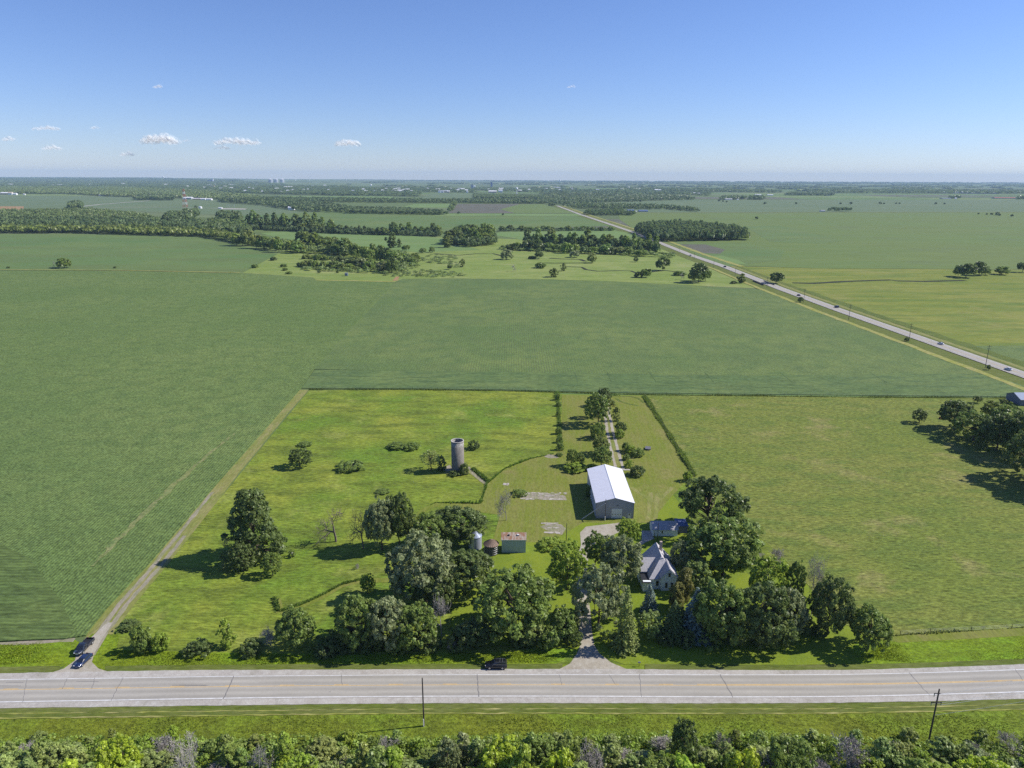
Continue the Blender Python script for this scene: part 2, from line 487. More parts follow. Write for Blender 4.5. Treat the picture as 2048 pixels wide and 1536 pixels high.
# the two crop fields
sheet('corn_field', [(-900, 1284), (0, 1284), (132, 1279), (172, 1272), (205, 1228), (300, 1128), (420, 985), (520, 872), (602, 778), (628, 739), (700, 660), (772, 585), (790, 565), (632, 561), (622, 556), (480, 547), (240, 542), (0, 541), (-900, 546)], M_CORN, .35, thick=.5)
sheet('soybean_field', [(628, 739), (700, 660), (772, 585), (797, 563), (806, 558.5), (900, 557.5), (1100, 559.5), (1250, 564.5), (1400, 573), (1530, 580), (1600, 610), (1697, 645), (1816, 690), (1905, 722), (1975, 749.5), (1500, 753.5), (1000, 746.5)], M_SOY, .3, thick=.45)
sheet('soybean_field', [(603, 777), (630, 740), (1000, 745), (1500, 752), (1975, 748), (2040, 770), (2090, 793), (1990, 794), (1700, 791), (1280, 787), (1000, 780), (800, 777.5)], M_HEADLAND, .3, thick=.45)
sheet('corn_field', [(-900, 1284.5), (0, 1284.5), (132, 1279.5), (150, 1262), (120, 1200), (60, 1120), (-60, 1060), (-900, 1040)], M_CORNHEAD, .42)
for a, b, wd in (((470, 868), (330, 985), 1.4), ((400, 925), (215, 1100), 1.6), ((330, 990), (185, 1135), 1.0)):
    path_ribbon('bare_strip', [a, b], wd * 1.0, M_CORNGAP, .45, jit=.9)
for pts in ([(840, 764), (1000, 765)], [(1230, 770), (1300, 771), (1600, 777)], [(620, 752), (900, 757)]):
    path_ribbon('wheel_track', pts, .6, M_HEADLAND2, .36, jit=.6)
for u in (1150, 1215, 1300, 1410, 1560, 1740):
    path_ribbon('wheel_track', [(u, 746), (u + (u - 1024) * .045, 765)], .5, M_HEADLAND2, .36, jit=.5)
path_ribbon('dry_edge', [(-300, 540.5), (0, 540), (240, 541), (480, 546)], 4, M_DRYEDGE, .45, jit=.4)
path_ribbon('dry_edge', [(632, 560.5), (790, 564)], 5, M_DRYEDGE, .4, jit=.3)

# farmstead land
MEADOW = [(195, 1296), (240, 1225), (330, 1120), (450, 985), (545, 868), (618, 781), (800, 780), (1000, 782), (1118, 786), (1600, 1000), (1500, 1330), (240, 1325)]
sheet('yard', [(200, 1347), (1120, 1346), (1720, 1346), (1800, 1262), (1290, 791), (620, 781)], M_YARD, .012)
sheet('meadow', MEADOW, M_MEADOW, .04)
PASTURE = [(1290, 791), (1700, 794), (2000, 797), (2300, 800), (2500, 1000), (2500, 1290), (2048, 1262), (1780, 1272), (1690, 1250), (1560, 1110), (1386, 955), (1340, 875)]
sheet('pasture', PASTURE, M_PASTURE, .07)
sheet('lawn', [(1124, 790), (1280, 792), (1302, 820), (1340, 880), (1384, 950), (1346, 990), (1300, 1046), (1166, 1046), (1100, 1085), (985, 1085), (1000, 1030), (870, 1014), (840, 1030), (818, 1100), (822, 1040), (842, 1018), (872, 1006), (962, 1008), (975, 968), (1010, 938), (1062, 918), (1108, 908), (1124, 895)], M_LAWN, .08)
sheet('lawn', [(985, 1085), (1100, 1085), (1166, 1046), (1300, 1046), (1346, 990), (1400, 1060), (1530, 1180), (1700, 1262), (1690, 1300), (1720, 1328), (1500, 1332), (1250, 1330), (1165, 1300), (900, 1285), (905, 1180), (985, 1120)], M_YARD, .085)
path_ribbon('mown_trail', [(560, 1225), (600, 1212), (640, 1195), (680, 1172), (720, 1162), (790, 1160)], 2.2, M_LAWN, .09, jit=.2)
path_ribbon('mown_trail', [(552, 1198), (560, 1225)], 2.2, M_LAWN, .09)
path_ribbon('mown_trail', [(890, 945), (915, 950), (940, 944), (975, 969)], 2.4, M_TRACKGRASS, .095, jit=.2)
path_ribbon('dirt_path', [(936, 934), (950, 952), (972, 968)], 1.2, M_DIRT, .11, jit=.3)
sheet('bare_soil', [(882, 938), (900, 930), (906, 941), (893, 943)], M_DIRT, .1)

# farm lane on the left
lane_c = [(175, 1312), (205, 1262), (245, 1208), (300, 1146), (360, 1072), (430, 985), (500, 902), (560, 830), (606, 780)]
path_ribbon('farm_lane', lane_c, 6.4, M_TRACKGRASS, .1, jit=.06)
path_ribbon('wheel_rut', [(u - 5, v) for u, v in lane_c[:6]], 1.3, M_DIRT, .12, jit=.35)
path_ribbon('wheel_rut', [(u + 10, v) for u, v in lane_c[:5]], 1.2, M_DIRT, .12, jit=.35)
sheet('gravel', [(95, 1349), (128, 1338), (150, 1322), (152, 1312), (178, 1280), (214, 1246), (226, 1246), (200, 1285), (188, 1310), (184, 1325), (197, 1338), (225, 1347)], M_DRIVE, .13)
path_ribbon('bare_strip', [(-100, 1288), (0, 1288), (90, 1284), (150, 1279)], 1.6, M_DIRT, .11, jit=.5)

# ------------------------------------------------------------------ the highway in front
def curve(pts):
    a = np.array(pts, float)
    us = np.arange(-60, 2111, 15.0)
    vs = np.interp(us, a[:, 0], a[:, 1])
    kx = np.ones(13) / 13
    vp = np.pad(vs, 6, mode='edge')
    lead = vs[1] - vs[0]
    vp[:6] = vs[0] - lead * np.arange(6, 0, -1)
    vp[-6:] = vs[-1] + (vs[-1] - vs[-2]) * np.arange(1, 7)
    return us, np.convolve(vp, kx, 'valid')
G1 = curve([(-80, 1350), (0, 1347.5), (200, 1344), (400, 1341), (800, 1339.6), (1100, 1339), (1250, 1339), (1500, 1341.5), (1700, 1341), (1850, 1337), (2048, 1329.5), (2120, 1326.5)])
W1 = curve([(-80, 1362), (0, 1360.5), (200, 1358), (400, 1354.5), (600, 1352.5), (820, 1351), (1000, 1350.3), (1200, 1350.5), (1500, 1351), (1700, 1350.3), (1850, 1346.8), (2048, 1340.3), (2120, 1337.5)])
Y0 = curve([(-80, 1383), (0, 1381), (200, 1378), (400, 1375.2), (600, 1372.7), (820, 1371.2), (1000, 1370.8), (1200, 1371.2), (1500, 1372), (1700, 1371), (1850, 1368), (2048, 1362.6), (2120, 1360)])
W2 = curve([(-80, 1407), (0, 1405), (200, 1402), (400, 1398.3), (600, 1395.5), (820, 1393.7), (1000, 1393.3), (1200, 1393.5), (1400, 1395), (1600, 1395), (1750, 1393), (1850, 1390.7), (2048, 1384.8), (2120, 1382)])
G2 = curve([(-80, 1419), (0, 1417), (200, 1415), (400, 1412.5), (600, 1409.5), (800, 1407.7), (1100, 1407), (1400, 1407.8), (1600, 1407.5), (1750, 1405.5), (1850, 1403.5), (2048, 1399), (2120, 1397)])
def cpts(c, dv=0.0, lo=-60, hi=2110, jit=0.0, seed=1):
    rg = random.Random(seed)
    return [P(u, v + dv + rg.uniform(-jit, jit)) for u, v in zip(*c) if lo <= u <= hi]
def blend(c1, c2, f): return c1[0], c1[1] * (1 - f) + c2[1] * f

def asphalt_mat():
    k = NT('old_concrete_asphalt')
    uv = k.n('ShaderNodeUVMap', uv_map='uv').outputs[0]
    q = k.n('ShaderNodeSeparateXYZ'); k.l(uv, q.inputs[0])
    band = k.math('COSINE', k.math('MULTIPLY', q.outputs[1], 2 * math.pi * 4.0))
    p = k.pos()
    n = k.noise(p, 2.2, 5, .7)
    big = k.noise(k.pos((.12, 1, 1)), .5, 4, .6)
    c = k.mix(k.map(band, -1, 1, 0, 1), G(.305, .278, .240), G(.370, .338, .292))
    c = k.scale(c, k.map(n, .3, .7, .93, 1.07))
    c = k.scale(c, k.map(big, .3, .7, .92, 1.08))
    k.bsdf(c, .85, .25)
    return k.m
M_ASPH = asphalt_mat()
M_WHITE = plain('white_road_paint', (.62, .62, .63, 1), .7, .3, var=.2, scale=.8, obj=False)
M_YELLOW = plain('yellow_road_paint', (.62, .40, .12, 1), .7, .3, var=.2, scale=.8, obj=False)
M_CRACK = plain('tar_crack', (.19, .18, .175, 1), .6, .3)
ribbon('road_shoulder', cpts(G1, 0, jit=.5), cpts(W1, 3), M_GRAVEL, .15)
ribbon('road_shoulder', cpts(W2, -3), cpts(G2, 0, jit=.5, seed=2), M_GRAVEL, .15)
ribbon('road', cpts(W1, -1.8), cpts(W2, 2.2), M_ASPH, .17)
def marking(c, half, mat, z=.18, lo=-60, hi=2110, name='road_marking'):
    ps = cpts(c, 0, lo, hi)
    return ribbon(name, [p + Vector((0, half, 0)) for p in ps], [p - Vector((0, half, 0)) for p in ps], mat, z)
marking(W1, .09, M_WHITE); marking(W2, .11, M_WHITE)
marking(Y0, .07, M_YELLOW)
# broken yellow line just beyond the solid one; double line to the east
dash = MB()
yp = [P(u, v) for u, v in zip(*Y0)]
acc, i = 0.0, 0
xx = -125.0
yx = np.array([p.x for p in yp]); yy = np.array([p.y for p in yp])
while xx < 41:
    for j in range(4):
        a, b = xx + j * .8, xx + (j + 1) * .8
        ya, yb = float(np.interp(a, yx, yy)) + .28, float(np.interp(b, yx, yy)) + .28
        dash.add([(a, ya - .07, .181), (b, yb - .07, .181), (b, yb + .07, .181), (a, ya + .07, .181)], [[0, 1, 2, 3]])
    xx += 12.19
o = dash.build('road_marking', M_YELLOW); o['kind'] = 'structure'
ps = [p + Vector((0, .28, 0)) for p in yp if p.x > 42]
ribbon('road_marking', [p + Vector((0, .07, 0)) for p in ps], [p - Vector((0, .07, 0)) for p in ps], M_YELLOW, .181)
crk = MB()
rc = random.Random(3)
for (u0, u1, full, wd) in ((247, 222, 1, .07), (468, 447, 1, .12), (134, 125, 0, .06), (190, 184, 0, .06), (954, 957.5, 1, .12), (1279, 1283, 1, .07), (1440, 1466, 1, .12), (1818, 1858, 1, .09), (2030, 2046, 0, .07), (1118, 1124, 0, .05), (1218, 1232, 0, .05), (683, 684, 0, .05), (55, 46, 1, .05)):
    v0 = float(np.interp(u0, *W1)) - 1; v1 = float(np.interp(u1, *W2)) + 1 if full else float(np.interp(u1, *Y0))
    m = 12
    pl = []
    for j in range(m + 1):
        t = j / m
        p = P(u0 + (u1 - u0) * t, v0 + (v1 - v0) * t)
        pl.append(p + Vector((rc.uniform(-.12, .12), 0, 0)))
    for a, b in zip(pl, pl[1:]):
        h = wd * rc.uniform(.6, 1.1)
        crk.add([(a.x - h, a.y, .184), (a.x + h, a.y, .184), (b.x + h, b.y, .184), (b.x - h, b.y, .184)], [[0, 1, 2, 3]])
for u, v, ln in ((380, 1372, 8), (20, 1373, 5), (175, 1364, 5), (30, 1366, 4), (1985, 1363.2, 9), (385, 1371.6, 6), (660, 1385, .5)):
    p = P(u, v)
    crk.add([(p.x - ln / 2, p.y - .05, .184), (p.x + ln / 2, p.y - .05, .184), (p.x + ln / 2, p.y + .06, .184), (p.x - ln / 2, p.y + .06, .184)], [[0, 1, 2, 3]])
o = crk.build('road_crack', M_CRACK); o['kind'] = 'structure'
# verges
ribbon('mown_verge', cpts(G1, -11, 205, 1130, .4, 3), cpts(G1, 1.2, 205, 1130), M_MOWN, .11)
ribbon('mown_verge', cpts(G1, -13, -60, 120, .4, 4), cpts(G1, 1.2, -60, 120), M_MOWN, .11)
ribbon('mown_verge', cpts(G1, -11, 1290, 2110, .4, 5), cpts(G1, 1.2, 1290, 2110), M_MOWN, .11)
sheet('verge', [(-80, 1346), (-80, 1288), (150, 1280), (170, 1292), (140, 1326), (100, 1347), (-80, 1350)], M_VERGE, .1)
sheet('verge', [(120, 1342), (140, 1322), (160, 1290), (185, 1268), (240, 1270), (230, 1310), (215, 1344)], M_VERGE, .09)
sheet('verge', [(196, 1338), (215, 1300), (400, 1305), (700, 1310), (1000, 1306), (1140, 1290), (1156, 1300), (1100, 1336), (600, 1338)], M_VERGE, .1)
sheet('verge', [(1690, 1300), (1740, 1275), (1790, 1280), (2048, 1264), (2300, 1250), (2300, 1325), (2048, 1327), (1850, 1335), (1715, 1340), (1700, 1320)], M_VERGE, .1)
sheet('lawn', [(1740, 1276), (1800, 1272), (2048, 1256), (2300, 1240), (2300, 1256), (2048, 1272), (1800, 1286)], M_LAWN, .115)
ribbon('mown_verge', cpts(G2, -1.2), cpts(G2, 21, jit=.5, seed=6), M_MOWN, .1)
ribbon('dry_edge', cpts(G2, 10.6, jit=1.1, seed=7), cpts(G2, 11.8, jit=1.1, seed=8), M_DRYEDGE, .12)
ribbon('dry_edge', cpts(G2, 19.2, jit=1.2, seed=9), cpts(G2, 21, jit=1.2, seed=10), M_DRYEDGE, .12)
sheet_w('ditch', [p for p in cpts(G2, 20)] + [Vector((260, -60, 0)), Vector((-260, -60, 0))], M_WEEDS, .06)
# drive and turning pad
sheet('drive', [(1116, 1340.5), (1140, 1328), (1154, 1308), (1161, 1290), (1158, 1262), (1156, 1225), (1154, 1190), (1152, 1150), (1156, 1110), (1162, 1090), (1160, 1066), (1172, 1054), (1205, 1050), (1240, 1046), (1240, 1064), (1215, 1076), (1186, 1090), (1177, 1112), (1173, 1150), (1176, 1190), (1181, 1225), (1184, 1262), (1188, 1290), (1199, 1308), (1222, 1326), (1258, 1341)], M_DRIVE, .13)

# ------------------------------------------------------------------ county road on the right
hwp = [(2330, 851), (2048, 751), (1800, 663.5), (1680, 621.5), (1560, 577.5), (1449, 533.7), (1381.5, 510.5), (1319, 485.7), (1274, 467.3), (1229, 451.9), (1160, 428.9), (1114, 411.5)]
hw = [P(u, v) for u, v in hwp]
def offs(dx0, dx1, mat, z, name, lo=0, hi=None, jit=0.0):
    rg = random.Random(int(dx0 * 10))
    fine = []
    src = hw[lo:hi]
    for a, b in zip(src, src[1:]):
        fine += [a.lerp(b, j / 12) for j in range(12)]
    fine.append(src[-1])
    return ribbon(name, [p + Vector((dx0 + rg.uniform(-jit, jit), 0, 0)) for p in fine], [p + Vector((dx1 + rg.uniform(-jit, jit), 0, 0)) for p in fine], mat, z)
offs(-22, 22, M_MOWN, .14, 'road_verge', jit=.8)
offs(-24, -19, M_DRYEDGE, .38, 'dry_edge', hi=6, jit=.8)
offs(14, 24, M_DITCH, .2, 'ditch', hi=5, jit=2)
offs(19, 27, M_DRYEDGE, .42, 'dry_edge', lo=5, jit=1)
offs(9, 14, M_TRACKGRASS, .2, 'road_verge', jit=.6)
offs(-5.6, 5.6, M_GRAVEL, .45, 'road_shoulder')
offs(-4.2, 4.2, M_ASPH, .5, 'road')
offs(-.12, .12, M_YELLOW, .53, 'road_marking', hi=6)
offs(-3.6, -3.4, M_WHITE, .53, 'road_marking', hi=6)
offs(3.4, 3.6, M_WHITE, .53, 'road_marking', hi=6)

# ------------------------------------------------------------------ plants
def leaf_quads(c, n, s, rng, asp=.62):
    r = rng.normal(size=c.shape)
    a = np.cross(n, r); a /= np.linalg.norm(a, axis=1, keepdims=True) + 1e-9
    b = np.cross(n, a); b /= np.linalg.norm(b, axis=1, keepdims=True) + 1e-9
    a *= s[:, None]; b *= s[:, None] * asp
    return np.stack([c + a, c + b, c - a, c - b], 1).reshape(-1, 3)

def quad_mesh(name, V, tint=None):
    nq = len(V) // 4
    me = bpy.data.meshes.new(name)
    me.vertices.add(len(V)); me.vertices.foreach_set('co', V.astype(np.float32).ravel())
    me.loops.add(nq * 4); me.loops.foreach_set('vertex_index', np.arange(nq * 4, dtype=np.int32))
    me.polygons.add(nq)
    me.polygons.foreach_set('loop_start', np.arange(0, nq * 4, 4, dtype=np.int32))
    me.polygons.foreach_set('loop_total', np.full(nq, 4, dtype=np.int32))
    if tint is not None:
        at = me.attributes.new('tint', 'FLOAT_COLOR', 'POINT')
        t = np.repeat(np.concatenate([tint, np.zeros((nq, 1)), np.ones((nq, 1))], 1), 4, 0)
        at.data.foreach_set('color', t.astype(np.float32).ravel())
    me.update(); me.validate()
    return me

def unit(a): return a / (np.linalg.norm(a, axis=-1, keepdims=True) + 1e-9)

def lobes_to_leaves(L, rad, per, size, rng, centre, flat=1.0, up=.35, jit=.42, asp=.62):
    """leaf clumps on the outer side of each lobe"""
    N = len(L)
    d = unit(rng.normal(size=(N, per, 3)))
    out = unit(L - centre)
    out[:, 2] += up
    out = unit(out)
    d = unit(d + out[:, None, :] * .75)
    rr = rad[:, None] * (.55 + .5 * rng.random((N, per)))
    c = L[:, None, :] + d * rr[..., None] * np.array([1, 1, flat])
    n = unit(d + rng.normal(size=d.shape) * jit)
    s = size * (.6 + .8 * rng.random((N, per)))
    t0 = np.repeat(rng.random((N, 1)), per, 1) * .55 + .45 * rng.random((N, per))
    t1 = np.repeat(rng.random((N, 1)), per, 1)
    c = c.reshape(-1, 3)
    V = leaf_quads(c, n.reshape(-1, 3), s.ravel(), rng, asp)
    return V, np.stack([t0.ravel(), t1.ravel()], 1)

def crown_round(seed, H, W, nl, per, size, base=.18, lr=.105, rough=.28, top=1.0, bigl=7):
    """broadleaf crown: a few big masses with ragged outlines, many leaf clumps on each"""
    rng = np.random.default_rng(seed)
    R0 = W / 2
    zc = H * (base + 1) / 2; hz = H * (1 - base) / 2
    centre = np.array([0, 0, zc * .85])
    big = unit(rng.normal(size=(bigl, 3)) + np.array([0, 0, .25]))
    bamp = .75 + rough * 1.2 * rng.random(bigl)
    d = unit(rng.normal(size=(nl * 3, 3)))
    d = d[d[:, 2] > -.75][:nl]
    dot = d @ big.T
    amp = (np.exp((dot - 1) * 6) * bamp).sum(1) / (np.exp((dot - 1) * 6)).sum(1)
    amp = amp * (1 - rough * .5 * rng.random(len(d)))
    fr = .62 + .38 * rng.random(len(d)) ** .5
    L = np.stack([d[:, 0] * R0, d[:, 1] * R0, d[:, 2] * hz * top], 1) * (amp * fr)[:, None] * .93
    L[:, 2] += zc
    L[:, 2] = np.maximum(L[:, 2], H * .09)
    rad = W * lr * (.65 + .7 * rng.random(len(L)))
    return lobes_to_leaves(L, rad, per, size, rng, centre), L

def crown_tall(seed, H, W, nl, per, size, base=.1, lr=.15):
    rng = np.random.default_rng(seed)
    t = rng.random(nl)
    z = H * (base + (1 - base) * t)
    prof = np.sin(np.pi * np.clip(.12 + .86 * t, 0, 1)) ** .6
    a = rng.random(nl) * 2 * np.pi
    wob = .75 + .35 * np.sin(a * 3 + t * 9 + seed)
    r = W / 2 * prof * (.45 + .55 * rng.random(nl) ** .5) * wob
    L = np.stack([r * np.cos(a), r * np.sin(a), z], 1)
    rad = W * lr * (.6 + .7 * rng.random(nl))
    C = np.stack([0 * z, 0 * z, z * .9], 1)
    return lobes_to_leaves(L, rad, per, size, rng, C), L

def crown_spruce(seed, H, W, layers, per, size):
    rng = np.random.default_rng(seed)
    cs, ns, ss, tt = [], [], [], []
    for j in range(layers):
        f = j / (layers - 1)
        z = H * (.06 + .92 * f)
        rr = W / 2 * (1 - f) ** .85 + .12
        nb = max(4, int(16 * (1 - f) + 4))
        ph = rng.random() * 6
        for b in range(nb):
            a = ph + 2 * np.pi * b / nb + rng.normal() * .15
            rl = rr * (.7 + .4 * rng.random())
            m = max(4, int(per * (rl / (W / 2)) + 4))
            q = .25 + .75 * rng.random(m) ** .6
            c = np.stack([np.cos(a) * rl * q, np.sin(a) * rl * q, z - rl * .32 * q + .1 * rng.normal(size=m)], 1)
            sd = rng.normal(size=(m, 1)) * .16 * rl * (1.1 - q[:, None])
            c[:, :2] += sd * np.array([[-np.sin(a), np.cos(a)]])
            cs.append(c)
            ns.append(unit(np.array([np.cos(a) * .5, np.sin(a) * .5, .9]) + rng.normal(size=(m, 3)) * .55))
            ss.append(size * (.6 + .7 * rng.random(m)))
            t = rng.random() * .6
            tt.append(np.stack([t + .4 * rng.random(m), np.zeros(m)], 1))
    c, n, s, t = map(np.concatenate, (cs, ns, ss, tt))
    return leaf_quads(c, n, s, rng, .5), t

def trunk_mesh(name, H, W, seed, L=None, r=None, nb=12, mats=BARK, base=.2):
    rg = random.Random(seed)
    r = r or H * .022
    b = MB()
    pts = [Vector((0, 0, -.3))]
    for i in range(1, 6):
        pts.append(Vector((rg.uniform(-1, 1) * r * .8, rg.uniform(-1, 1) * r * .8, H * .62 * i / 5)))
    for i in range(5): b.tube(pts[i], pts[i + 1], r * (1 - .15 * i) * (1.25 if i == 0 else 1), r * (1 - .15 * (i + 1)), 7, cap=False)
    if L is not None:
        idx = list(range(len(L))); rg.shuffle(idx)
        for k in idx[:nb]:
            e = Vector(L[k])
            zf = max(H * base * .9, min(H * .55, e.z * .62))
            s = Vector((0, 0, zf))
            mid = s.lerp(e, .5) + Vector((rg.uniform(-.5, .5), rg.uniform(-.5, .5), -.03 * H))
            b.tube(s, mid, r * .5, r * .33, 5, cap=False); b.tube(mid, e, r * .33, r * .1, 5, cap=False)
    me = bpy.data.meshes.new(name)
    me.from_pydata(b.v, [], b.f)
    me.polygons.foreach_set('use_smooth', [True] * len(b.f))
    me.materials.append(mats)
    return me

def bare_mesh(name, H, W, seed, mats, depth=5, r=None, spread=.6, twig=.03, droop=0.0, base=.25):
    rg = random.Random(seed)
    b = MB()
    def grow(p, d, ln, rad, k):
        n = 3 if k < depth else 2
        q = p
        for i in range(n):
            d2 = (d + Vector((rg.uniform(-.22, .22), rg.uniform(-.22, .22), rg.uniform(-.1, .16) - droop * k))).normalized()
            e = q + d2 * (ln / n)
            b.tube(q, e, max(rad * (1 - .3 * i / n), twig), max(rad * (1 - .3 * (i + 1) / n), twig), 5 if k < 2 else 3, cap=False)
            q, d = e, d2
            if k < depth and (i > 0 or k > 0):
                for s in range(rg.choice((1, 1, 2))):
                    a = rg.uniform(0, 6.283)
                    o = d.orthogonal().normalized(); o2 = d.cross(o)
                    nd = (d + (o * math.cos(a) + o2 * math.sin(a)) * rg.uniform(.6, 1.2) * spread / .6).normalized()
                    grow(q, nd, ln * rg.uniform(.6, .92), rad * .52, k + 1)
    grow(Vector((0, 0, -.2)), Vector((0, 0, 1)), H * .42, r or H * .028, 0)
    V = np.array(b.v)
    top = V[:, 2].max(); wd = max(abs(V[:, 0]).max(), abs(V[:, 1]).max()) * 2
    V[:, 2] *= H / top; V[:, :2] *= W / wd
    me = bpy.data.meshes.new(name)
    me.from_pydata([tuple(x) for x in V], [], b.f)
    me.materials.append(mats)
    return me

PROTO = {}
def add_proto(kind, H, W, crown=None, trunk=None, mat=LEAF): PROTO.setdefault(kind, []).append((H, W, crown, trunk, mat))
def mk(kind, gen, H, W, seed, trunk=True, mat=LEAF, tb=BARK, nb=12, r=None):
    (V, T), L = gen
    me = quad_mesh('crown', V, T); me.materials.append(mat)
    add_proto(kind, H, W, me, trunk_mesh('trunk', H, W, seed, L, r, nb, tb) if trunk else None)
for s in range(5):
    mk('oak', crown_round(10 + s, 15, 15, 230, 46, .34, base=.06, lr=.062, rough=.62, bigl=9), 15, 15, s, nb=22)
for s in range(3):
    mk('maple', crown_round(30 + s, 12, 9, 230, 36, .24, base=.06, lr=.058, rough=.5), 12, 9, s)
for s in range(3):
    mk('tall', crown_tall(40 + s, 18, 9, 130, 50, .42), 18, 9, s)
for s in range(4):
    mk('shrub', crown_round(50 + s, 4, 5, 80, 38, .19, base=-.15, lr=.10, rough=.62), 4, 5, s, nb=6, r=.08)
for s in range(3):
    mk('sapling', crown_tall(60 + s, 6, 3.4, 110, 34, .16, base=.02, lr=.10), 6, 3.4, s, nb=8, r=.07)
def crown_cone(seed, H, W, nl, per, size):
    rng = np.random.default_rng(seed)
    t = rng.random(nl) ** 1.25
    a = rng.random(nl) * 2 * np.pi
    r = W / 2 * (1.04 - t) ** .55 * (.4 + .6 * rng.random(nl) ** .5) * (.82 + .24 * np.sin(a * 3 + t * 4 + seed * 2))
    L = np.stack([r * np.cos(a), r * np.sin(a), H * (.05 + .93 * t)], 1)
    return lobes_to_leaves(L, W * .075 * (.6 + .8 * rng.random(nl)), per, size, rng, np.stack([0 * t, 0 * t, L[:, 2] * .85], 1)), L
for s in range(2): mk('coneoak', crown_cone(66 + s, 19, 15, 230, 46, .36), 19, 15, s, nb=22)
for s in range(3):
    V, T = crown_spruce(70 + s, 14, 7, 26, 26, .26)
    me = quad_mesh('crown', V, T); me.materials.append(NEEDLE)
    add_proto('spruce', 14, 7, me, trunk_mesh('trunk', 20, 5, s, None, .22))
for s in range(2):
    mk('sparse', crown_round(80 + s, 10, 8, 60, 16, .26, base=.2, lr=.12, rough=.4), 10, 8, s, nb=30)
for s in range(2): add_proto('bare', 10, 9, None, bare_mesh('branches', 10, 9, 90 + s, _bark('grey_bark_%d' % s, (.36, .33, .31, 1)) if s == 0 else GREYTWIG, 5, spread=.95))
for s in range(2): add_proto('dead', 13, 10, None, bare_mesh('branches', 13, 10, 95 + s, DEADBARK, 4, r=.55, spread=.95, twig=.05))
for s in range(2): add_proto('brush', 5, 6, None, bare_mesh('branches', 5, 6, 97 + s, GREYTWIG, 5, r=.09, spread=1.0, twig=.028))
for s in range(4):
    mk('midround', crown_round(110 + s, 12, 12, 46, 22, .85, base=.06, lr=.14, rough=.34), 12, 12, s, nb=4)
for s in range(3):
    mk('midtall', crown_tall(120 + s, 18, 9, 50, 24, .85, base=.05), 18, 9, s, nb=4)
for s in range(2):
    mk('midbush', crown_round(130 + s, 4, 6, 26, 20, .6, base=-.1, lr=.16, rough=.35), 4, 6, s, nb=2, r=.1)

ORD = ['first', 'second', 'third', 'fourth', 'fifth', 'sixth', 'seventh', 'eighth', 'ninth', 'tenth', 'eleventh', 'twelfth', 'thirteenth', 'fourteenth', 'fifteenth', 'sixteenth', 'seventeenth', 'eighteenth', 'nineteenth', 'twentieth', 'twenty-first', 'twenty-second', 'twenty-third', 'twenty-fourth', 'twenty-fifth', 'twenty-sixth']
# leaf colours (linear)
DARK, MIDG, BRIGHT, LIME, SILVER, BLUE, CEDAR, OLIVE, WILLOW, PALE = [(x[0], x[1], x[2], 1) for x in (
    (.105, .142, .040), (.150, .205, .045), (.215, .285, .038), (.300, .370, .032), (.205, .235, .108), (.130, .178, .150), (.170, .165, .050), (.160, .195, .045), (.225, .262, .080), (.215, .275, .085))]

def jitter_col(c, rg, a=.14):
    k = 1 + rg.uniform(-a, a)
    return (c[0] * k * (1 + rg.uniform(-.08, .08)), c[1] * k, c[2] * k * (1 + rg.uniform(-.1, .1)), 1)

def plant(name, kind, base, H, W, color, label, cat, group=None, rz=None, var=None, lean=0.0, parts=True):
    rg = random.Random(int(base[0] * 13 + base[1] * 7))
    pr = PROTO[kind]
    h0, w0, cm, tm, _m = pr[(rg.randrange(len(pr)) if var is None else var) % len(pr)]
    root = empty(name, base, rg.uniform(0, 6.28) if rz is None else rz, (W / w0, W / w0, H / h0))
    if lean: root.rotation_euler = (0, lean, 0)
    tag(root, label, cat, group)
    if tm:
        t = bpy.data.objects.new('trunk' if cm else 'branches', tm); COL.objects.link(t); t.parent = root
    if cm:
        c = bpy.data.objects.new('crown', cm); COL.objects.link(c); c.parent = root
        c.color = color
    return root

def treepx(name, kind, u, vb, vt, wpx, color, label, cat='tree', **kw):
    b = P(u, vb)
    H = height_to(b, vt)
    f = proj((b.x, b.y, H * .5))[2]
    return plant(name, kind, b, H, wpx * f / FPX * (1.06 if kind == 'oak' else 1.0), color, label, cat, **kw)

# --- trees around the farmstead, one by one
T = treepx
T('tree', 'maple', 488, 1142, 1084, 52, DARK, 'low dark bushy growth at the left foot of the ragged lone oak')
T('tree', 'maple', 545, 1150, 1106, 42, MIDG, 'low bushy growth at the right foot of the ragged lone oak')
T('oak_tree', 'coneoak', 512, 1114, 984, 132, DARK, 'tall dark ragged oak standing alone in the left meadow beside the lane', var=0)
T('tree', 'maple', 600, 934, 897, 46, DARK, 'small rounded dark tree alone in the meadow left of the concrete silo', 'tree', var=0)
T('bush', 'shrub', 609, 891, 885, 34, MIDG, 'low dark bush behind the small lone meadow tree', 'bush')
T('bush', 'shrub', 706, 937, 925, 56, MIDG, 'low spreading bush midway between the lone meadow tree and the silo', 'bush')
T('bush', 'shrub', 792, 896, 886, 42, MIDG, 'low bush at the left end of the patch behind the silo', 'bush')
T('bush', 'shrub', 822, 897, 887, 34, MIDG, 'low bush at the right end of the patch left of the silo top', 'bush')
T('bush', 'shrub', 949, 898, 882, 27, DARK, 'round dark bush in the meadow just right of the silo top', 'bush')
T('tree', 'sparse', 862, 941, 899, 46, WILLOW, 'thin greyish tree with open crown left of the silo base')
T('bush', 'sapling', 884, 939, 914, 22, DARK, 'dark upright bush close to the left side of the silo', 'bush')
T('bush', 'shrub', 927, 948, 927, 21, DARK, 'dark leafy bush against the right foot of the silo', 'bush')
T('bush', 'shrub', 910, 951, 943, 26, DARK, 'low weedy bush along the front foot of the silo', 'bush')
T('bush', 'shrub', 765, 985, 980, 34, MIDG, 'low bush in the tall grass above the silvery oak', 'bush')
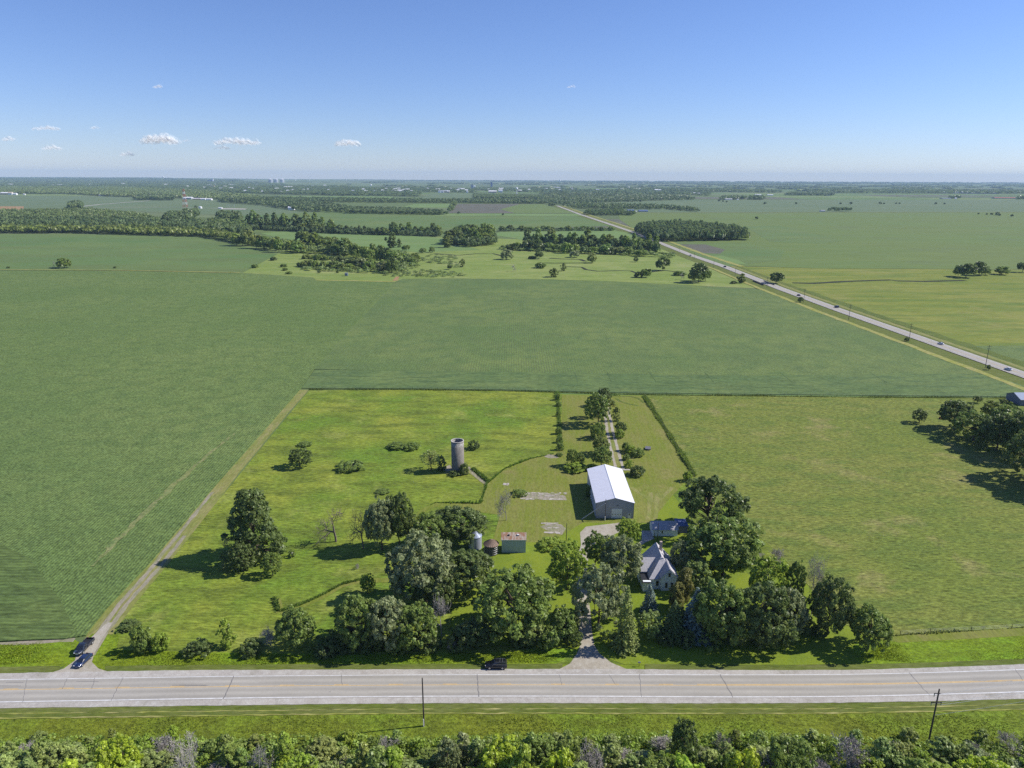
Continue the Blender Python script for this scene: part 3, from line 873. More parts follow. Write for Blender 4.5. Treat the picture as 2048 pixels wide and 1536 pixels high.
T('dead_tree', 'dead', 672, 1084, 1010, 84, DARK, 'leafless dead tree with one long leaning branch in the meadow', var=0, rz=2.2)
T('dead_tree', 'dead', 727, 1098, 1002, 74, DARK, 'taller leafless dead tree touching the silvery oak', var=1, rz=.6)
T('oak_tree', 'oak', 764, 1100, 994, 68, SILVER, 'silvery green oak right beside the taller dead tree', var=1)
T('oak_tree', 'oak', 798, 1094, 988, 56, DARK, 'dark narrow oak joined to the right side of the silvery oak', var=2)
T('oak_tree', 'oak', 922, 1078, 1014, 112, DARK, 'wide dark tree behind the blue grain bin', var=3)
T('oak_tree', 'oak', 862, 1092, 1028, 74, MIDG, 'mid green tree left of the wide tree behind the grain bin', var=4)
T('oak_tree', 'oak', 852, 1205, 1076, 138, SILVER, 'biggest spreading oak in the middle left of the grain bins', var=0, rz=1.2)
T('oak_tree', 'oak', 936, 1190, 1098, 112, DARK, 'oak hiding the foot of the blue grain bin', var=1, rz=2.4)
T('oak_tree', 'oak', 868, 1222, 1140, 84, DARK, 'dark oak below the biggest spreading oak', var=2, rz=.4)
T('tree', 'maple', 735, 1188, 1148, 34, BRIGHT, 'small bright green tree at the end of the mown trail')
T('bare_bush', 'brush', 716, 1138, 1126, 14, DARK, 'tiny grey leafless bush in the meadow under the dead trees', 'bush')
T('oak_tree', 'oak', 592, 1290, 1220, 84, MIDG, 'bushy oak standing apart along the highway in the left meadow', var=3)
T('bare_bush', 'brush', 540, 1287, 1252, 50, DARK, 'grey twiggy bush on the left side of the roadside bushy oak', 'bush')
T('oak_tree', 'oak', 716, 1287, 1192, 88, MIDG, 'round mid green roadside oak, leftmost of the dense row by the highway', var=4)
T('oak_tree', 'oak', 776, 1295, 1190, 88, SILVER, 'silvery tall roadside tree between the round green oak and the grey dead tree', var=1, rz=3)
T('oak_tree', 'maple', 836, 1295, 1206, 86, MIDG, 'dark green roadside tree left of the grey dead tree', var=0)
T('bare_tree', 'bare', 884, 1273, 1182, 66, DARK, 'tall grey leafless tree in the row along the highway', var=0)
T('bare_bush', 'brush', 904, 1301, 1276, 28, DARK, 'small pale leafless bush at the foot of the tall grey tree', 'bush')
T('tree', 'maple', 952, 1291, 1244, 82, DARK, 'low dark tree in the shade left of the big roadside oak', var=1)
T('oak_tree', 'oak', 1030, 1268, 1150, 152, MIDG, 'huge round oak beside the highway above the parked black car', var=2, rz=1)
T('willow_tree', 'tall', 1064, 1285, 1220, 54, WILLOW, 'drooping yellow green tree in front of the huge roadside oak', var=1)
T('tree', 'maple', 1128, 1279, 1216, 60, MIDG, 'green tree on the left of the gravel drive mouth', var=2)
T('bush', 'shrub', 1040, 1286, 1262, 44, DARK, 'dark bush under the huge roadside oak', 'bush')
for u, vb, vt, w, c, lb in ((287, 1303, 1256, 46, MIDG, 'roadside bush near the mouth of the farm lane, leftmost of its line'), (325, 1300, 1266, 36, BRIGHT, 'small roadside bush just right of the leftmost one by the lane'),
                          (258, 1256, 1246, 40, DARK, 'low dark bush at the meadow edge beside the farm lane'), (400, 1306, 1282, 50, DARK, 'low dark hedge bush between the lane bushes and the pale sapling'),
                          (500, 1306, 1282, 44, DARK, 'low dark bush just left of the twiggy grey bush by the highway'), (655, 1306, 1280, 50, DARK, 'dark low bush filling the gap right of the separate bushy oak')):
    T('bush', 'shrub', u, vb, vt, w, c, lb, 'bush')
UN = ((640, 1304, 1276, 40), (690, 1300, 1258, 60), (745, 1302, 1254, 60), (800, 1304, 1260, 56), (858, 1303, 1258, 52), (925, 1300, 1254, 60), (1098, 1300, 1252, 56), (1146, 1294, 1258, 30))
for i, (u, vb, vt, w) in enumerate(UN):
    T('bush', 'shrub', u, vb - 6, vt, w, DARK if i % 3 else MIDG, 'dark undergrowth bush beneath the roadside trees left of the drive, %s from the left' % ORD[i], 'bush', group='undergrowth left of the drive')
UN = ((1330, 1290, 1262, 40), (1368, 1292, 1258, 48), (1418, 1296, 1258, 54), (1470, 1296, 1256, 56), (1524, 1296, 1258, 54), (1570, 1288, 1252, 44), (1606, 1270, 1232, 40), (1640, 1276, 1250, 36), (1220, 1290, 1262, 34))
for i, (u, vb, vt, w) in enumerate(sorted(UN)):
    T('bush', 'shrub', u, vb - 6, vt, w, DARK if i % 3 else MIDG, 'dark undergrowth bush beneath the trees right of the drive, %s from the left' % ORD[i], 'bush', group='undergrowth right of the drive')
T('sapling', 'sapling', 455, 1293, 1240, 34, BRIGHT, 'pale upright sapling by the highway left of the bushy oak', 'tree')
# by the drive and the house
T('maple_tree', 'maple', 1134, 1180, 1082, 76, BRIGHT, 'bright yellow green maple at the left side of the drive', var=0)
T('maple_tree', 'maple', 1190, 1138, 1064, 52, MIDG, 'round dark green tree at the right edge of the gravel yard', var=1)
T('chestnut_tree', 'oak', 1238, 1163, 1073, 86, SILVER, 'broad tree with pale blossom left of the house roof', var=3)
T('maple_tree', 'maple', 1258, 1088, 1035, 48, BRIGHT, 'bright green tree in front of the barn personnel door', var=2)
T('tree', 'oak', 1196, 1248, 1140, 96, SILVER, 'blue grey green tree overhanging the drive', var=4, rz=2)
T('spruce_tree', 'spruce', 1250, 1298, 1170, 62, OLIVE, 'tall green spruce right of the drive', var=0)
T('tree', 'maple', 1297, 1273, 1222, 52, PALE, 'pale green round tree in front of the small blue spruce', var=0, rz=2)
T('blue_spruce', 'spruce', 1298, 1226, 1166, 42, BLUE, 'small blue spruce at the front wall of the house', var=1)
T('blue_spruce', 'spruce', 1388, 1272, 1174, 84, BLUE, 'large blue spruce on the front lawn', var=2)
T('cedar_tree', 'tall', 1366, 1214, 1140, 32, CEDAR, 'brownish green cedar at the right corner of the house', var=0)
T('cedar_tree', 'tall', 1352, 1226, 1166, 30, CEDAR, 'lower brownish cedar before the front gable of the house', var=2)
T('spruce_tree', 'spruce', 1346, 1274, 1200, 66, DARK, 'dark spruce left of the large blue spruce', var=0, rz=1.3)
T('tree', 'maple', 1352, 1262, 1208, 38, OLIVE, 'olive green small tree between the two blue spruces', var=1)
T('oak_tree', 'oak', 1414, 1060, 952, 132, DARK, 'big dark oak behind the small garage', var=0, rz=4)
T('oak_tree', 'oak', 1444, 1150, 1036, 152, MIDG, 'wide oak right of the house roof', var=1, rz=5)
T('oak_tree', 'oak', 1370, 1150, 1082, 60, SILVER, 'silvery round tree touching the right roof of the house', var=2, rz=3)
T('tree', 'maple', 1390, 1182, 1116, 58, PALE, 'pale grey green tree right of the house gable', var=2)
T('oak_tree', 'oak', 1440, 1284, 1162, 112, MIDG, 'large oak on the front lawn right of the big blue spruce', var=3, rz=2)
T('oak_tree', 'oak', 1508, 1288, 1172, 112, DARK, 'dark large oak by the highway at the right of the front lawn', var=4, rz=1)
T('maple_tree', 'maple', 1530, 1222, 1112, 82, BRIGHT, 'bright green maple behind the dark oaks at the right', var=0, rz=4)
T('oak_tree', 'oak', 1574, 1274, 1178, 76, SILVER, 'silver leaved tree at the right end of the roadside oaks', var=0, rz=2)
T('tree', 'maple', 1584, 1226, 1120, 44, MIDG, 'slim green tree beside the leafless grey tree at the pasture edge', var=1)
T('bare_tree', 'bare', 1622, 1232, 1104, 66, DARK, 'tall leafless grey tree at the edge of the right pasture', var=1)
T('pine_tree', 'oak', 1652, 1272, 1154, 84, DARK, 'dark leaning pine at the corner of the right pasture', var=2, rz=5)
T('tree', 'oak', 1736, 1299, 1216, 86, MIDG, 'bushy round tree alone beside the highway at the right', var=3, rz=1)
T('bare_bush', 'brush', 1500, 1128, 1094, 62, DARK, 'grey leafless thicket behind the wide oak, left one of two', 'bush', var=0)
T('bare_bush', 'brush', 1556, 1136, 1092, 48, DARK, 'grey leafless thicket behind the bright maple, right one of two', 'bush', var=1)
T('tree', 'bare', 1013, 1041, 974, 54, OLIVE, 'nearly leafless grey tree on the mown lawn right of the silo', var=1)
T('bush', 'shrub', 1100, 1092, 1078, 58, BRIGHT, 'low mound of tall grass beside the wooden yard pole', 'bush')
T('bush', 'shrub', 1040, 990, 981, 30, MIDG, 'low weeds at the left end of the broken concrete floor', 'bush')
# tree rows along the old garden drive behind the barn
for i, (u, vb, vt, w, c, k, lb) in enumerate((
        (1196, 850, 783, 50, MIDG, 'maple', 'tallest tree at the far left end of the old garden drive'), (1206, 812, 775, 32, DARK, 'maple', 'tree at the far end of the garden drive near the field fence'),
        (1182, 836, 800, 28, MIDG, 'maple', 'tree on the outer left of the tall garden drive clump'), (1196, 876, 845, 30, MIDG, 'shrub', 'small tree below the tall clump on the garden drive'),
        (1200, 908, 872, 38, OLIVE, 'maple', 'round tree halfway along the garden drive row'), (1202, 936, 892, 42, MIDG, 'maple', 'green tree just behind the barn on the garden drive'),
        (1143, 932, 897, 24, MIDG, 'maple', 'small dark tree left behind the barn, left of a pair'), (1159, 930, 904, 22, MIDG, 'maple', 'small tree left behind the barn, right of a pair'),
        (1152, 940, 926, 48, BRIGHT, 'shrub', 'bright low bush before the pair of small trees behind the barn'), (1183, 940, 928, 26, BRIGHT, 'shrub', 'bright low bush touching the back corner of the barn'),
        (1232, 842, 815, 18, OLIVE, 'sapling', 'thin tree right of the garden drive at its far end'), (1242, 868, 842, 24, DARK, 'maple', 'dark tree right of the garden drive at its middle'),
        (1240, 876, 858, 20, BRIGHT, 'shrub', 'bright bush under the dark tree right of the garden drive'), (1251, 902, 884, 18, MIDG, 'shrub', 'small bush right of the garden drive above the flower bed'),
        (1220, 810, 800, 24, OLIVE, 'shrub', 'low bush at the far end of the garden drive'), (1275, 912, 897, 26, MIDG, 'shrub', 'clipped bush in the round bed by the grey trailer'),
        (1262, 906, 891, 24, BRIGHT, 'shrub', 'flowering bush left of the clipped bush in the round bed'), (1275, 951, 931, 36, DARK, 'shrub', 'large clipped oval shrub right behind the barn'),
        (1258, 934, 920, 16, BRIGHT, 'shrub', 'bush in the bed leading to the oval shrub'), (1252, 920, 908, 14, MIDG, 'shrub', 'small bush in the bed below the round flower bed'),
        (1178, 992, 970, 18, MIDG, 'shrub', 'bush growing at the left wall of the barn'), (1374, 962, 942, 22, BRIGHT, 'shrub', 'bush at the lower end of the pasture fence'))):
    T('tree' if k != 'shrub' else 'bush', k, u, vb, vt, w, c, lb, 'tree' if k != 'shrub' else 'bush', var=i)
for i, (u, vb, vt, w) in enumerate(((1115, 800, 782, 12), (1117, 812, 800, 13), (1116, 832, 818, 10), (1118, 852, 838, 9), (1118, 868, 850, 16), (1119, 885, 868, 14), (1120, 900, 880, 17), (1120, 912, 904, 18))):
    T('bush', 'shrub', u, vb, vt + (vb - vt) * .25, w * .9, MIDG, ('fence line bush between meadow and back lawn, ' + ('farthest', 'second farthest', 'third farthest', 'fourth farthest', 'fourth nearest', 'third nearest', 'second nearest', 'nearest')[i]) + ' of its row', 'bush', group='bushes on the back lawn fence')
# neighbouring farm on the right
for i, (u, vb, vt, w, c, k, lb) in enumerate((
        (1838, 846, 817, 28, DARK, 'maple', 'small lone tree in the pasture left of the neighbouring grove'), (1906, 858, 796, 68, DARK, 'oak', 'dark oak at the left end of the neighbouring grove'),
        (1954, 806, 791, 18, DARK, 'maple', 'small dark tree by the field fence near the neighbouring roof'), (1978, 842, 800, 38, OLIVE, 'maple', 'olive tree in the back of the neighbouring grove'),
        (1946, 882, 826, 70, MIDG, 'oak', 'round oak in the front left of the neighbouring grove'), (1992, 900, 826, 84, DARK, 'oak', 'tall oak in the middle of the neighbouring grove'),
        (2040, 916, 818, 92, DARK, 'oak', 'dark tall oak cut by the right edge of the picture'), (2016, 876, 812, 70, MIDG, 'oak', 'green oak behind the middle of the neighbouring grove'),
        (2006, 806, 798, 16, OLIVE, 'shrub', 'low bush beside the neighbouring metal roof'), (2062, 962, 866, 90, DARK, 'oak', 'oak at the right edge in front of the neighbouring grove'),
        (2110, 986, 880, 100, DARK, 'oak', 'oak beyond the right edge casting shade on the pasture'))):
    T('tree', k, u, vb, vt, w, c, lb, 'tree', var=i)

# --- scattered trees of the creek meadow and along the county road
for i, (u, vb, vt, w, c, k, lb) in enumerate((
        (783, 496, 466, 22, DARK, 'midtall', 'tall tree alone in the pale field above the creek thicket'), (799, 495, 478, 9, DARK, 'midtall', 'slim tree right of the tall lone tree above the creek'),
        (812, 502, 489, 18, MIDG, 'midround', 'round tree lower right of the tall lone tree'), (845, 506, 496, 15, MIDG, 'midround', 'left one of two small round trees by the creek'),
        (864, 505, 494, 12, MIDG, 'midround', 'right one of two small round trees by the creek'), (894, 495, 474, 20, OLIVE, 'midtall', 'trunked tree at the left of the creek wood'),
        (900, 539, 529, 12, DARK, 'midround', 'small dark round bush alone in the creek meadow'), (925, 534, 518, 12, WILLOW, 'midtall', 'thin pale tree right of the small dark bush in the meadow'),
        (1013, 519, 500, 26, SILVER, 'midround', 'silvery bush tree in the middle of the creek meadow'), (1078, 518, 502, 20, DARK, 'midround', 'dark tree with low bush left of the silvery meadow trees'),
        (1064, 518, 512, 16, DARK, 'midbush', 'low bush left of the dark meadow tree'), (1149, 515, 501, 22, SILVER, 'midround', 'silvery tree right in the creek meadow'),
        (1184, 526, 508, 20, WILLOW, 'midround', 'pale round tree on the creek bend'), (1107, 554, 537, 18, OLIVE, 'midtall', 'forked tree at the edge of the soybean field'),
        (1127, 542, 526, 12, WILLOW, 'midtall', 'thin tree above the forked tree by the creek'), (1082, 536, 526, 26, MIDG, 'midbush', 'low wide bush in the creek meadow'),
        (1272, 524, 514, 10, DARK, 'midround', 'small dark tree left of the broad tree near the county road'), (1326, 541, 514, 28, DARK, 'midround', 'broad dark round tree left of the county road'),
        (1292, 555, 536, 22, MIDG, 'midround', 'round tree by the creek at the soybean field edge'), (1277, 555, 544, 18, DARK, 'midbush', 'dark bush joined to the round tree by the soybean edge'),
        (1360, 551, 543, 28, MIDG, 'midbush', 'low bush behind the white dead tree near the road'), (1397, 565, 527, 36, DARK, 'midround', 'largest dark tree of the creek meadow near the road'),
        (1411, 562, 538, 22, MIDG, 'midround', 'tree on the right shoulder of the largest meadow tree'), (1384, 562, 544, 20, OLIVE, 'midround', 'tree on the left shoulder of the largest meadow tree'),
        (1482, 566, 548, 17, OLIVE, 'midtall', 'small open tree right next to the county road'), (1467, 567, 562, 14, DARK, 'midbush', 'dark bush left of the small open roadside tree'),
        (1552, 567, 543, 28, DARK, 'midround', 'dark round tree on the right side of the county road bridge'), (1600, 605, 594, 11, DARK, 'midround', 'dark bush at the third pole along the county road'),
        (1813, 683, 675, 9, DARK, 'midround', 'dark bush at the foot of the second near pole of the county road'), (1976, 740, 730, 8, DARK, 'midround', 'dark bush at the nearest pole of the county road'),
        (1932, 555, 525, 36, DARK, 'midround', 'largest tree of the group in the right meadow'), (1958, 551, 523, 26, DARK, 'midround', 'dark tree right behind the largest in the right meadow'),
        (1971, 550, 533, 20, MIDG, 'midround', 'smaller tree at the right of the meadow group'), (2003, 549, 533, 30, MIDG, 'midround', 'low round tree alone right of the meadow group'),
        (2044, 545, 523, 22, DARK, 'midround', 'dark tree cut by the right edge in the meadow'), (1916, 553, 531, 20, MIDG, 'midround', 'green tree at the left of the right meadow group'),
        (130, 536, 517, 26, MIDG, 'midround', 'lone bushy tree on the grass strip of the left field'), (122, 535, 519, 14, DARK, 'midround', 'dark tree leaning on the lone bushy tree in the left field'),
        (17, 536.5, 533, 7, DARK, 'midbush', 'tiny bush far left on the field strip'), (230, 536.5, 533, 7, DARK, 'midbush', 'tiny bush on the field strip right of the lone tree'),
        (510, 536, 529, 14, MIDG, 'midbush', 'bush in the left corner of the creek meadow'), (548, 521, 514, 15, DARK, 'midbush', 'bush at the field corner below the creek wood'),
        (568, 534, 528, 15, MIDG, 'midbush', 'upper one of three low bushes in the meadow corner'), (570, 541, 536, 13, MIDG, 'midbush', 'middle one of three low bushes in the meadow corner'),
        (578, 548, 543, 14, MIDG, 'midbush', 'lowest of three low bushes in the meadow corner'), (639, 546, 541, 8, DARK, 'midround', 'small round bush at the thicket edge'),
        (675, 546, 541, 6, DARK, 'midbush', 'tiny bush left of the small blue hut'), (708, 541, 535, 7, DARK, 'midround', 'tiny tree right above the small blue hut'))):
    T('bush' if k == 'midbush' else 'tree', k, u, vb, vt, w, c, lb, 'bush' if k == 'midbush' else 'tree', var=i)
for u, vb, vt, w, lb in ((1362, 559, 545, 16, 'white leafless tree beside the creek near the county road'), (1026, 543, 528, 17, 'small pale leafless tree alone in the creek meadow'), (110, 537, 520, 8, 'bare pole like tree left of the lone bushy tree')):
    T('bare_tree', 'bare', u, vb, vt, w, DARK, lb, var=0)

CN = {DARK: 'dark green', MIDG: 'mid green', BRIGHT: 'bright green', LIME: 'yellow green', SILVER: 'silvery green', OLIVE: 'olive green', WILLOW: 'pale willow green', PALE: 'pale green'}

# --- thicket along the near side of the highway
rg = random.Random(21)
def thicket_row(row, v0, v1, hpx, step, wr, pal):
    u = -40 + rg.uniform(0, step)
    items = []
    while u < 2095:
        items.append((u, rg.uniform(v0, v1), rg.choice(pal), rg.uniform(*wr), rg.uniform(.55, 1.4)))
        u += step * rg.uniform(.6, 1.4)
    for i, (u, v, c, wpx, hs) in enumerate(items):
        gap = any(a <= u <= b for a, b in ((300, 450), (490, 560), (1130, 1250), (1500, 1720))) and row != 'front'
        if gap and rg.random() < .75: continue
        b = P(u, v)
        if row == 'front' and abs(u - 1860) < 30: continue
        f = proj((b.x, b.y, 2))[2]
        W = wpx * f / FPX
        H = hpx * hs * f / FPX
        k = rg.choice(('shrub', 'sapling', 'sapling', 'maple')) if row != 'front' else rg.choice(('shrub', 'sapling'))
        if k == 'sapling': W *= .75; H *= 1.15
        ref = min((('the plain wooden pole', 848), ('the leaning crossarm pole', 1860), ('the big grey bare tree', 375), ('the small grey bare tree', 520), ('the brown dry bush', 1178), ('the grey bare bush', 1690), ('the parked black car', 992), ('the gravel drive mouth', 1180), ('the field lane mouth', 160), ('the lawn right of the drive', 1330)), key=lambda q: abs(q[1] - u))
        side = 'left' if u < ref[1] else 'right'
        near = sorted(abs(q[0] - ref[1]) for q in items if (q[0] < ref[1]) == (u < ref[1]))
        rk = near.index(abs(u - ref[1]))
        plant('thicket_shrub', k, b, H, W, jitter_col(tuple(1.12 * x for x in c), rg), '%s plant, %s thicket row, %s %s of %s' % (CN[c], row, ORD[min(rk, 25)], side, ref[0]), 'shrub', group='shrubs and young trees in the thicket below the highway')
thicket_row('front', 1482, 1512, 24, 44, (24, 50), [MIDG, BRIGHT, OLIVE, PALE, WILLOW])
thicket_row('middle', 1530, 1572, 56, 23, (40, 84), [MIDG, BRIGHT, PALE, WILLOW, PALE, SILVER, WILLOW])
thicket_row('rear', 1590, 1640, 92, 40, (75, 110), [MIDG, BRIGHT, LIME, PALE, MIDG, WILLOW, BRIGHT])
for u, vb, vt, w, c, k, lb in ((1010, 1600, 1492, 118, LIME, 'maple', 'bright lime green round tree at the bottom of the picture'), (895, 1560, 1478, 52, SILVER, 'maple', 'silver leaved bush at the bottom below the plain pole'),
                             (1362, 1545, 1438, 60, DARK, 'maple', 'dark green tree sticking out of the thicket below the lawn'), (245, 1580, 1478, 84, LIME, 'maple', 'bright yellow green tree left of the big grey bare tree'),
                             (574, 1580, 1518, 44, LIME, 'maple', 'small lime tree right of the small grey bare tree'), (1570, 1580, 1478, 90, MIDG, 'maple', 'mid green tree at the bottom left of the grey bare bush')):
    T('tree', k, u, vb, vt, w, c, lb)
for u, vb, vt, w, k, lb in ((375, 1580, 1466, 120, 'bare', 'big grey bare tree at the bottom left of the picture'), (522, 1575, 1486, 70, 'bare', 'small grey bare tree at the bottom right of the big one'),
                          (1690, 1540, 1466, 96, 'brush', 'grey bare bush in the thicket left of the leaning pole'), (1520, 1580, 1492, 80, 'brush', 'grey bare bush at the bottom under the right lawn'), (1178, 1560, 1482, 84, 'brush', 'brown dry bush at the bottom centre'), (330, 1520, 1466, 60, 'brush', 'grey twigs behind the big grey bare tree')):
    T('bare_tree' if k == 'bare' else 'bare_bush', k, u, vb, vt, w, DARK, lb, 'tree' if k == 'bare' else 'bush')

rgb_ = random.Random(77)
GB = (40, 130, 215, 455, 640, 705, 790, 960, 1090, 1270, 1325, 1440, 1620, 1780, 1930, 2010)
for i, u in enumerate(GB):
    b = P(u + rgb_.uniform(-20, 20), rgb_.uniform(1500, 1560))
    plant('bare_bush', 'brush', b, rgb_.uniform(3, 5.5), rgb_.uniform(4, 7), DARK, 'small grey leafless bush in the thicket, %s from the left of its kind' % ORD[i], 'bush', group='grey leafless bushes in the thicket')

# --- belts of individual trees in the creek land
def belt(pts, n, hpx, wpx, kinds, pal, name, seed, dv=2.0):
    rgb = random.Random(seed)
    ps = np.array(pts, float)
    seg = np.r_[0, np.cumsum(np.hypot(np.diff(ps[:, 0]), np.diff(ps[:, 1]) * 4))]
    for i in range(n):
        t = (i + rgb.uniform(.1, .9)) / n * seg[-1]
        u = float(np.interp(t, seg, ps[:, 0])) + rgb.uniform(-2, 2); v = float(np.interp(t, seg, ps[:, 1])) + rgb.uniform(-dv, dv)
        b = P(u, v); f = proj(b)[2]
        c = rgb.choice(pal)
        plant('tree', rgb.choice(kinds), b, hpx * rgb.uniform(.75, 1.25) * f / FPX, wpx * rgb.uniform(.75, 1.3) * f / FPX, jitter_col(tuple(1.12 * x for x in c), rgb), '%s tree, %s from left in %s' % (CN[c], ORD[min(i, 25)], name), 'tree', group='trees in ' + name)
PALW = [DARK, DARK, MIDG, OLIVE, MIDG]
belt([(470, 490), (560, 503), (610, 506)], 11, 24, 24, ['midround'], PALW, 'the belt at the left field corner', 1)
belt([(590, 495), (650, 498), (700, 512)], 9, 26, 26, ['midround', 'midtall'], PALW + [SILVER], 'the silvery creek belt', 2)
belt([(660, 508), (720, 516), (790, 528)], 11, 26, 24, ['midround'], PALW, 'the upper creek thicket', 3)
belt([(700, 535), (745, 540), (790, 545)], 8, 24, 26, ['midround'], PALW + [SILVER], 'the lower creek thicket', 4)
belt([(790, 520), (820, 526), (838, 522)], 6, 16, 18, ['midround', 'midbush'], PALW, 'the right end of the creek thicket', 5)
belt([(595, 532), (640, 535), (700, 540)], 10, 11, 20, ['midbush', 'midround'], PALW + [OLIVE], 'the low scrub below the creek belt', 6)
belt([(610, 518), (660, 522), (690, 524)], 8, 9, 18, ['midbush'], PALW, 'the scrub between the creek belts', 16)
belt([(495, 458), (570, 460), (665, 464)], 14, 29, 16, ['midtall'], PALW, 'the tall windbreak beyond the pale field', 7, 1)
belt([(590, 463), (690, 467)], 10, 16, 14, ['midtall', 'midround'], PALW, 'the front row of the tall windbreak', 8, 1)
belt([(690, 467), (775, 470)], 11, 15, 12, ['midtall'], PALW, 'the dark young windbreak', 9, 1)
belt([(780, 468), (880, 472)], 9, 20, 14, ['midtall', 'midround'], PALW, 'the broken row right of the young windbreak', 10, 2)
belt([(893, 486), (940, 492), (985, 488)], 11, 26, 22, ['midround', 'midtall'], PALW, 'the round creek wood', 11, 3)
belt([(900, 478), (990, 476)], 8, 26, 22, ['midround'], PALW, 'the back of the round creek wood', 12, 2)
belt([(1000, 462), (1225, 461)], 20, 9, 12, ['midround'], PALW, 'the hedge row along the bright strip', 13, .6)
belt([(1052, 490), (1180, 496), (1312, 504)], 20, 28, 19, ['midtall'], PALW, 'the tall poplar row by the meadow', 14, 1.5)
belt([(1010, 498), (1120, 504), (1290, 511)], 15, 17, 22, ['midround', 'midbush'], PALW + [WILLOW], 'the low front of the poplar row', 15, 2)

def hill_z(x, y):
    fx = math.sin(math.pi * min(1.0, max(0.0, (x + 19000) / 17500))) ** .7
    fy = min(1.0, max(0.0, (y - 8000) / 8000))
    return 42 * fx * fy * (.8 + .2 * math.sin(x / 900.0)) 

# ------------------------------------------------------------------ far woods: masses nobody could count
def woods(name, polys, spacing, h, w, color, seed, quads=22, qs=.16, jitter=.9, hill=False, label=None, keep=1.0):
    rng = np.random.default_rng(seed)
    base = []
    for k in range(6):
        d = unit(rng.normal(size=(quads, 3))); d[:, 2] = np.abs(d[:, 2]) * 1.1 - .25
        c = d * np.array([.42, .42, .42]) * (.7 + .35 * rng.random((quads, 1))) + np.array([0, 0, .52])
        c[:, 2] = np.maximum(c[:, 2], .08)
        base.append(leaf_quads(c, unit(d + .5 * rng.normal(size=d.shape)), qs * (.8 + .7 * rng.random(quads)), rng, .8))
    Vs, Ts = [], []
    for poly in polys:
        ps = np.array([tuple(P(u, v))[:2] for u, v in poly])
        x0, y0 = ps.min(0); x1, y1 = ps.max(0)
        gx, gy = np.meshgrid(np.arange(x0, x1 + spacing, spacing), np.arange(y0, y1 + spacing, spacing))
        q = np.stack([gx.ravel(), gy.ravel()], 1) + rng.uniform(-.5, .5, (gx.size, 2)) * spacing * jitter
        ins = np.zeros(len(q), bool)
        j = len(ps) - 1
        for i in range(len(ps)):
            xi, yi = ps[i]; xj, yj = ps[j]
            cnd = ((yi > q[:, 1]) != (yj > q[:, 1])) & (q[:, 0] < (xj - xi) * (q[:, 1] - yi) / (yj - yi + 1e-12) + xi)
            ins ^= cnd; j = i
        q = q[ins]
        if keep < 1: q = q[rng.random(len(q)) < keep]
        n = len(q)
        if n == 0: continue
        hh = h * (.65 + .6 * rng.random(n)); ww = w * (.7 + .6 * rng.random(n))
        kk = rng.integers(0, 6, n)
        tt = rng.random(n)
        for k in range(6):
            s = np.where(kk == k)[0]
            if len(s) == 0: continue
            B = base[k][None] * np.stack([ww[s], ww[s], hh[s]], 1)[:, None, :]
            B[:, :, 0] += q[s, 0][:, None]; B[:, :, 1] += q[s, 1][:, None]; B[:, :, 2] += (np.array([max(0.0, hill_z(a_, b_) - 4) for a_, b_ in q[s]])[:, None] if hill else 0.0)
            Vs.append(B.reshape(-1, 3))
            t = np.repeat(tt[s], quads) * .7 + .3 * rng.random(len(s) * quads)
            Ts.append(np.stack([t, np.repeat(rng.random(len(s)), quads)], 1))
    if not Vs: return
    me = quad_mesh(name, np.concatenate(Vs), np.concatenate(Ts))
    me.materials.append(LEAF)
    o = link_mesh(name, me, None)
    o.color = color
    return tag(o, label, 'woods', None, 'stuff')

WD = (.108, .150, .056, 1); WM = (.140, .185, .060, 1); WB = (.172, .210, .048, 1)
# wood on the right of the county road, wood on the left beyond the big field
woods('woodland', [[(1318, 484), (1270, 467), (1290, 459), (1340, 455), (1400, 458), (1470, 468), (1502, 481), (1440, 482)]], 7.5, 19, 11, WD, 1, 60, .12, label='dark square wood right of the county road')
woods('woodland', [[(1420, 481), (1500, 481), (1497, 478), (1425, 478)]], 7, 13, 10, WB, 2, 50, .13, label='lighter green edge of the square wood')
woods('woodland', [[(-300, 466), (0, 467), (150, 467), (290, 471), (400, 474), (440, 480), (480, 490), (478, 482), (420, 468), (300, 464), (0, 461), (-300, 461)]], 8, 14, 12, WB, 3, 50, .13, label='yellowish edge of the left wood along the big field')
woods('woodland', [[(-300, 461), (300, 464), (430, 470), (490, 478), (490, 462), (380, 452), (300, 448), (100, 446), (-300, 446)]], 9, 17, 13, WD, 4, 40, .14, label='dark middle of the left wood')
woods('woodland', [[(-300, 447), (200, 447), (330, 450), (300, 438), (190, 424), (60, 427), (-300, 432)]], 11, 15, 13, WM, 5, 34, .15, label='far part of the left wood')
woods('woodland', [[(140, 424), (165, 424), (165, 414), (140, 414)], [(330, 452), (390, 452), (380, 440), (335, 440)], [(370, 440), (396, 440), (396, 433), (372, 434)], [(435, 448), (482, 452), (482, 440), (440, 438)]], 10, 24, 16, WD, 6, 40, .14, label='taller clumps at the back of the left wood')
woods('woodland', [[(410, 470), (500, 476), (500, 456), (440, 450), (400, 452)]], 11, 17, 14, WM, 7, 40, .14, keep=.75, label='loose wood left of the tall windbreak')
WU = (.165, .215, .070, 1)
woods('undergrowth', [[(470, 486), (600, 506), (706, 514), (800, 530), (842, 524), (800, 512), (700, 500), (600, 490), (500, 480)]], 6.5, 9, 9, WU, 41, 40, .15, keep=.7, label='scrub and lower trees filling the creek belt')
woods('undergrowth', [[(600, 540), (690, 545), (790, 548), (835, 535), (830, 524), (740, 528), (640, 528), (595, 530)]], 7.5, 4.5, 8, WU, 42, 34, .16, keep=.7, label='low scrub at the foot of the creek thicket')
